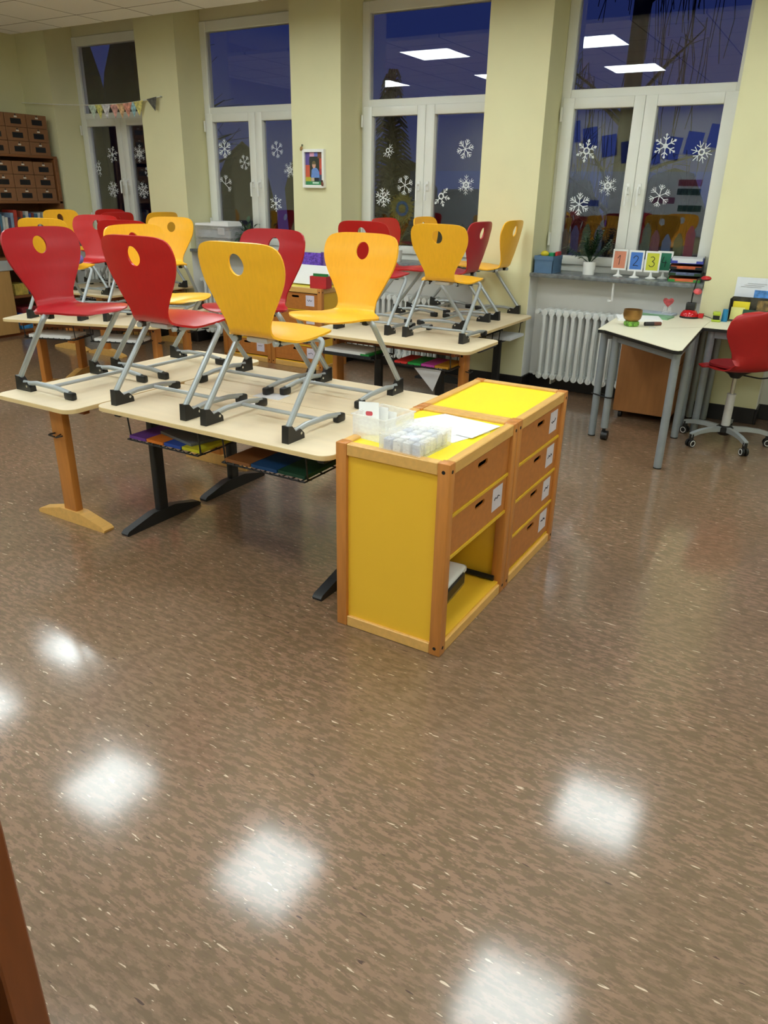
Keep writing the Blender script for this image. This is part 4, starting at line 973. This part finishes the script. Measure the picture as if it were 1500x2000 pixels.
for c, nm, x, zt, wn in PC:
    zb_ = 1.101; w_ = .034
    mb = MB(); mb.prism([(-w_, 0), (w_, 0), (w_, zt-zb_-.055), (.008, zt-zb_), (-.008, zt-zb_), (-w_, zt-zb_-.055)], 0, .0008, frame=((0, 0, 0), (1, 0, 0), (0, 0, 1), (0, -1, 0)))
    o = mb.build('pencil_sticker', film('film_'+nm.replace(' ', '_'), c), None, (x, YG-.001, zb_), smooth=False)
    tag(o, 'dim %s pencil-shaped sticker along the bottom of the %s window' % (nm, wn), 'sticker', 'pencil stickers on the windows')
e = empty('sunflower_sticker', (-3.66, YG-.001, 1.42), 0, 'dim yellow sunflower sticker with blue ring on the third window', 'sticker')
fr = ((0, 0, 0), (1, 0, 0), (0, 0, 1), (0, -1, 0)); st = []
for k in range(40): st.append(((.15 if k % 2 else .105)*math.cos(2*PI*k/40), (.15 if k % 2 else .105)*math.sin(2*PI*k/40)))
c18 = lambda r: [(r*math.cos(2*PI*k/24), r*math.sin(2*PI*k/24)) for k in range(24)]
MB().prism(st, 0, .0008, holes=[list(reversed(c18(.066)))], frame=fr).build('petals', film('film_sun_yellow', (120, 112, 44)), e, smooth=False)
MB().prism(c18(.066), 0, .0008, holes=[list(reversed(c18(.04)))], frame=fr).build('ring', film('film_sun_blue', (52, 88, 130)), e, smooth=False)
MB().prism(c18(.04), 0, .0008, frame=fr).build('centre', film('film_sun_yellow', (120, 112, 44)), e, smooth=False)

# ------------------------------------------------------------------ bunting
e = empty('bunting', (0, 0, 0), 0, 'white string of colourful paper pennants across the first window', 'bunting')
pt = [(-6.24, 6.06, 2.39), (-6.497, 6.035, 2.359), (-6.761, 6.03, 2.343), (-7.293, 6.03, 2.347), (-7.888, 6.03, 2.377), (-8.39, 6.03, 2.408)]
MB().tube(pt, .0045, 6, .1).build('string', mat('white_cord', (236, 234, 222), .8), e)
def zat(x):
    for a, b in zip(pt, pt[1:]):
        if b[0] <= x <= a[0]: return a[2]+(b[2]-a[2])*(x-a[0])/(b[0]-a[0])
    return 2.37
PN = [(-7.22, (196, 222, 196), 'rainbow'), (-7.115, (214, 206, 120), 'yellow'), (-7.013, (222, 210, 232), 'lilac'), (-6.89, (226, 160, 150), 'rainbow red'), (-6.785, (232, 176, 132), 'orange'), (-6.69, (228, 150, 130), 'coral'), (-6.61, (150, 190, 200), 'pale blue'), (-6.53, (210, 200, 120), 'lime'), (-6.337, (92, 90, 84), 'black and white')]
for k, (x, c, nm) in enumerate(PN):
    w_ = .07; h = .135 if k != 8 else .118
    zz = zat(x)
    mb = MB(); mb.prism([(-w_, zat(x-w_)-zz), (w_, zat(x+w_)-zz), (.004 if k != 8 else .04, -h)], 0, .0015, frame=((x, pt[1][1]-.006-.002*(k % 3), zz), (1, 0, 0), (0, 0, 1), (0, -1, 0)))
    p = mb.build('pennant', mat('pennant_'+nm.replace(' ', '_'), c, .7, var=.55, scale=34), e, smooth=False); p['label'] = nm+' patterned pennant'
MB().tube([(-6.24, 6.05, 2.39), (-6.24, 6.072, 2.39)], .006, 8).build('nail', GREYM, e)

# ------------------------------------------------------------------ photo on the pillar
e = empty('wall_photo', (-4.378, YW, 1.742), 0, 'white box frame with a colourful child photo on the second pillar', 'picture')
fx = ((0, 0, 0), (1, 0, 0), (0, 0, 1), (0, -1, 0)); w_, h = .119, .16
MB().prism(rrect(-w_, -h, w_, h, .003), 0, .036, holes=[list(reversed(rrect(-w_+.022, -h+.024, w_-.022, h-.024, .002)))], frame=fx).build('frame', WHITEP, e, smooth=False)
pic = MB().prism(rrect(-w_+.022, -h+.024, w_-.022, h-.024, .002), .012, .016, frame=fx).build('picture', cm('photo_dark', (46, 52, 46), .4), e, smooth=False)
def patch(x0, z0, x1, z1, c, nm, l=0): MB().prism([(x0, z0), (x1, z0), (x1, z1), (x0, z1)], .016, .0164+.0002*l, frame=fx).build(nm, cm('print_%d_%d_%d' % c, c, .5, var=.08), pic, smooth=False)
patch(-.096, .09, -.05, .135, (92, 76, 146), 'purple_block'); patch(-.05, .10, .0, .135, (206, 150, 176), 'pink_block', 1); patch(.0, .10, .04, .135, (100, 110, 186), 'blue_block'); patch(.04, .085, .096, .135, (120, 78, 56), 'brown_block', 1)
patch(-.096, .03, -.055, .09, (92, 76, 146), 'purple_block', 1); patch(-.096, -.075, -.05, .03, (206, 92, 62), 'orange_block'); patch(.058, .0, .096, .085, (206, 86, 60), 'orange_block'); patch(.058, -.05, .096, .0, (176, 60, 62), 'red_block', 1)
patch(.05, -.105, .096, -.05, (64, 76, 100), 'slate_block'); patch(-.096, -.105, -.04, -.07, (186, 178, 52), 'yellow_block', 1); patch(-.096, -.136, .096, -.105, (54, 136, 84), 'green_strip', 2)
patch(-.02, -.125, .05, -.111, (196, 226, 206), 'name_strip', 3)
MB().prism([(-.035, -.075), (.058, -.075), (.056, -.03), (.035, .0), (.015, .008), (-.01, .006), (-.03, -.012)], .016, .0172, frame=fx).build('blue_shirt', cm('shirt_blue', (104, 140, 204), .5, var=.15, scale=60), pic, smooth=False)
MB().prism([(-.002+.02*math.cos(2*PI*k/16), .03+.027*math.sin(2*PI*k/16)) for k in range(16)], .016, .0176, frame=fx).build('face', cm('print_skin', (206, 160, 136), .5, var=.1), pic, smooth=False)
MB().prism([(-.002+.022*math.cos(R(a)), .036+.028*math.sin(R(a))) for a in range(0, 181, 15)], .016, .018, frame=fx).build('hair', cm('print_hair', (104, 92, 62), .6), pic, smooth=False)
patch(.0, -.105, .05, -.075, (34, 36, 40), 'dark_trousers', 3); patch(-.036, -.105, .0, -.075, (196, 178, 150), 'hands', 2)
for x, z, nm, c1, lab in ((-.122, .165, 'a', (150, 110, 60), 'small brown bear clip on the upper left frame corner'), (.105, -.125, 'b', (110, 60, 44), 'small striped bee clip on the lower right frame corner')):
    o = empty('frame_clip', (-4.378+x, YW-.043, 1.742+z), 0, lab, 'ornament')
    mb = MB(); mb.X = Matrix.Rotation(R(25 if nm == 'a' else -10), 4, 'Y'); mb.sphere((0, 0, 0), .016, 12, (.9, .45, 1.3)); mb.build('body', mat('clip_'+nm, c1, .6, var=.7, scale=60), o)
    mb = MB(); mb.X = Matrix.Rotation(R(25 if nm == 'a' else -10), 4, 'Y'); mb.sphere((0, 0, .028 if nm == 'a' else .02), .011, 10, (1, .6, 1)); mb.build('head', cm('clip_head_'+nm, (104, 104, 76) if nm == 'a' else (70, 40, 34), .6), o)

# ------------------------------------------------------------------ bookshelf at the left wall
XS = -7.92
e = empty('bookshelf', (XS, 4.2, 0), 0, 'tall brown bookshelf along the left wall full of boxes and books', 'shelf')
dp = .42
for z, nm in ((1.835, 'shelf_board'), (1.373, 'shelf_board'), (.80, 'shelf_board'), (.955, 'shelf_board')):
    mb = MB(); mb.box(-dp, 0, z, 0, 1.83, z+.024, .002); mb.build(nm, SHELFW, e)
MB().box(-dp, 1.79, 0, 0, 1.83, 1.835, .002).build('side_panel', SHELFW, e)
MB().box(-dp, 0, 0, 0, .03, 1.835, .002).build('side_panel', SHELFW, e)
MB().box(-dp, .03, 0, -dp+.015, 1.79, 1.835).build('back_panel', SHELFW, e, smooth=False)
MB().box(-dp+.015, .03, .70, .10, 1.79, .80, .003).build('counter', mat('grey_counter', (168, 168, 164), .5), e)
for z in (.03, .40): MB().box(-dp+.015, .03, z, .07, 1.79, z+.025, .002).build('lower_board', SHELFW, e)
MB().box(-dp+.015, .03, 0, .06, 1.79, .03).build('plinth', SHADEWOOD, e, smooth=False)
MB().box(-dp+.015, .03, .03, .09, .96, .70, .003).build('cupboard', SHELFL, e)
MB().box(-dp+.015, 1.75, .03, .08, 1.79, .70).build('lower_side', SHELFW, e, smooth=False)
for sh, zb_ in (('upper', 1.859), ('lower', 1.397)):
    for row in range(3):
        for c_ in range(4):
            y1 = 5.97-.252*c_; y0_ = y1-.246; z0 = zb_+.1335*row
            b = empty('storage_carton', (XS-.012-.004*((row*3+c_) % 3), y0_, z0), 0, 'brown cardboard drawer box with black window, %s row, %s column, %s shelf' % (('bottom', 'middle', 'top')[row], ('right', 'second from right', 'third from right', 'fourth from right')[c_], sh), 'box', 'cardboard drawer boxes on the bookshelf')
            MB().box(-.33, 0, 0, 0, .246, .131, .003).build('carton', KRAFT, b)
            MB().box(-.001, .06, .03, .0015, .185, .082).build('label_window', BLACKP, b, smooth=False)
            MB().box(-.001, .108, .092, .003, .142, .106).build('finger_tab', mat('cream_tab', (206, 200, 186), .6), b, smooth=False)
            MB().tube([(-.001, .125, .117), (.002, .125, .117)], .008, 8).build('grip_hole', BLACKP, b)
rnd = random.Random(11)
BC = [((190, 190, 184), 'pale grey'), ((70, 110, 130), 'teal'), ((120, 60, 50), 'maroon'), ((60, 90, 150), 'blue'), ((186, 186, 180), 'off-white'), ((60, 100, 110), 'petrol'), ((150, 70, 50), 'rust'), ((60, 60, 66), 'charcoal'), ((176, 60, 44), 'red'), ((130, 150, 170), 'sky grey'), ((70, 66, 90), 'plum'), ((200, 196, 180), 'cream')]
y = 5.72; ordn = ['first', 'second', 'third', 'fourth', 'fifth', 'sixth', 'seventh', 'eighth', 'ninth', 'tenth', 'eleventh', 'twelfth', 'thirteenth', 'fourteenth', 'fifteenth', 'sixteenth', 'seventeenth', 'eighteenth']
for k in range(18):
    c, nm = BC[k % 12]; t_ = rnd.uniform(.022, .04); h = rnd.uniform(.25, .33)
    y -= t_+.006
    o = MB().box(-.2, 0, 0, 0, t_, h, .0015).build('book', cm('spine_'+nm.replace(' ', '_').replace('-', '_'), c, .5, var=.15, scale=20), None, (XS-.03, y, .9805), smooth=False); o.rotation_euler = (R(-3), 0, 0)
    tag(o, '%s book, %s from the right end of the bookshelf row' % (nm, ordn[k]), 'book', 'books in the bookshelf row')
o = MB().box(-.25, 0, 0, 0, .15, .30, .003).build('file_box', mat('light_woven_box', (172, 170, 160), .7, var=.2, scale=40), None, (XS-.03, 5.76, .9795), smooth=False); tag(o, 'pale woven file box at the right end of the book row', 'box')
for (y, z, sy_, h, c, nm, lab) in ((5.22, .4255, .16, .12, (196, 170, 80), 'yellow', 'yellow and white toy tin on the lower bookshelf board'), (5.41, .4255, .05, .11, (60, 130, 190), 'sky', 'sky blue cup on the lower bookshelf board'), (5.50, .4255, .22, .15, (110, 100, 84), 'crate', 'grey crate with toys on the lower bookshelf board'),
      (5.23, .0555, .26, .09, (70, 150, 210), 'lightblue', 'light blue game box, bottom of the lowest bookshelf stack'), (5.25, .1465, .25, .08, (40, 60, 150), 'darkblue', 'dark blue game box in the lowest bookshelf stack'), (5.27, .2275, .22, .06, (150, 56, 60), 'redblue', 'red game box topmost of the lowest bookshelf stack')):
    o = MB().box(-.25, 0, 0, 0, sy_, h, .004).build('game_box', cm('game_'+nm, c, .5, var=.3, scale=22), None, (XS+.04, y, z), smooth=False); tag(o, lab, 'box')

# ------------------------------------------------------------------ cabinet at the lower left corner of the picture
e = empty('wooden_cabinet', (-.726, .345, 0), R(90), 'brown wooden cabinet edge coloured dark as in shade at the lower left, close to the camera', 'cabinet')
for x in (-.045, -.65):
    for y in (0, .40): MB().box(x, y, 0, x+.045, y+.045, .95, .003).build('corner_post', SHADEWOOD, e)
MB().box(-.65, 0, .91, 0, .445, .95, .003).build('top_panel', SHADEWOOD, e)
MB().box(-.65, .43, .04, 0, .445, .91).build('back_panel', DARKIN, e, smooth=False)  # shade of the open front put into panel and shelf colour
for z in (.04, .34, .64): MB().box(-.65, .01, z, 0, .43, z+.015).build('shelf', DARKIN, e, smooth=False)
MB().box(-.02, .045, .04, -.01, .4, .91).build('side_panel', SHADEWOOD, e, smooth=False)
MB().box(-.64, .045, .04, -.63, .4, .91).build('side_panel', SHADEWOOD, e, smooth=False)

# ------------------------------------------------------------------ behind the camera: what the panes mirror
e = empty('notice_board', (0, YB, 0), 0, 'long white notice board on the wall behind the camera, mirrored in the panes', 'board')
MB().box(-8.0, .002, .95, 1.5, .022, 1.97).build('board', mat('white_board', (214, 222, 232), .6, var=.03, scale=2), e, smooth=False)
bl = [((150, 80, 96), -2.6, 1.80), ((60, 90, 90), -2.6, 1.66), ((140, 90, 120), -3.0, 1.52), ((60, 90, 80), -2.55, 1.40), ((70, 90, 180), -4.3, 1.45), ((80, 110, 190), -5.6, 1.6), ((120, 130, 200), -6.2, 1.7)]
for c, x, z in bl:
    o = MB().box(-.19, 0, -.05, .19, .004, .05).build('poster_strip', cm('strip_%d_%d_%d' % c, c, .6), None, (x, YB+.0225, z), smooth=False)
    tag(o, 'coloured paper strip on the notice board behind the camera', 'paper', 'paper strips on the notice board')
for k, (x, z) in enumerate(((-4.72, 2.6), (-4.4, 2.5), (-4.05, 2.38), (-3.7, 2.28), (-3.3, 2.25), (-2.98, 2.33), (-2.65, 2.4), (-2.31, 2.5))):
    o = MB().box(-.13, 0, -.17, .13, .004, .17).build('blue_card', cm('navy_card', (40, 56, 140), .6), None, (x, YB+.012, z), smooth=False)
    o.rotation_euler = (0, R(8 if k > 4 else -8), 0)
    tag(o, 'navy blue picture card hung on the wall behind the camera', 'card', 'navy cards behind the camera')

# ------------------------------------------------------------------ outside
o = MB().box(-60, 7.2, -3.2, 60, 70, -3.03).build('lawn', mat('dark_lawn', (30, 36, 30), .95), smooth=False); tag(o, 'dark lawn outside the windows', 'lawn', kind='stuff')
rnd = random.Random(5)
def tree(loc, r, h, label, weep=False, cone=False):
    e = empty('tree', loc, 0, label, 'tree')
    MB().tube([(0, 0, 0), (.02, 0, h*.4), (-.03, .05, h)], [r*1.2, r*.6], 12).build('trunk', TREE, e)
    mb = MB()
    for k in range(26):
        a = rnd.uniform(0, 2*PI); z = h*rnd.uniform(.35, 1.0); L_ = (1.3 if weep else (h-z)*.28+.3)
        d = Vector((math.cos(a), math.sin(a), rnd.uniform(.3, .9))).normalized(); p = Vector((0, 0, z)); q = p+d*L_
        mb.tube([p, (p+q)/2+Vector((0, 0, .05)), q], [r*.25, r*.05], 5)
        for j in range(12 if weep else 9):
            s = p.lerp(q, rnd.uniform(.3, 1)); dd = Vector((rnd.uniform(-1, 1), rnd.uniform(-1, 1), rnd.uniform(-.2, 1)))*(.25 if weep else .35)
            t_ = s+dd
            pts_ = [s, t_]
            if weep:
                for m_ in range(3): pts_.append(pts_[-1]+Vector((rnd.uniform(-.08, .08), rnd.uniform(-.08, .08), -rnd.uniform(.3, .6))))
            else: pts_.append(t_+dd*.7)
            mb.tube(pts_, .006, 4)
    mb.build('branches', TREE, e)
    return e
tree((-3.17, 12.0, -3.0), .155, 9.5, 'big weeping tree trunk outside the fourth window', weep=True)
e = empty('conifer', (-11.8, 20.0, -3.0), 0, 'dark cone-shaped conifer outside the third window', 'tree')
MB().tube([(0, 0, 0), (0, 0, 7.4)], [.2, .04], 10).build('trunk', TREE, e)
mb = MB()
for k in range(60):
    z = 1.0+6.6*k/60; r_ = 1.5*(1-(z/8.2))+.12
    for q_ in range(13):
        a = rnd.uniform(0, 2*PI); mb.tube([(0, 0, z), (r_*.6*math.cos(a), r_*.6*math.sin(a), z+.12), (r_*math.cos(a), r_*math.sin(a), z-.05)], [.05, .01], 4)
mb.build('branches', TREE, e)
tree((-14.5, 15.0, -3.0), .2, 8.5, 'bare dark tree outside the first window')
for k in range(16):
    x = -32+k*3.0; c = rnd.uniform(2.2, 3.4)*(1.45 if k in (1, 2) else 1.0)
    mb = MB(); mb.sphere((0, 0, 0), 1, 14, (1.36, .9, c)); 
    for v in mb.bm.verts: v.co *= 1+rnd.uniform(-.12, .12)
    o = mb.build('hedge_bush', mat('dark_hedge', (34, 40, 38), .95, var=.4, scale=8), None, (x, 24+rnd.uniform(-1, 1), -3.0+c*1.13)); tag(o, 'dark bush in the hedge row beyond the lawn', 'bush', 'bushes of the hedge outside')
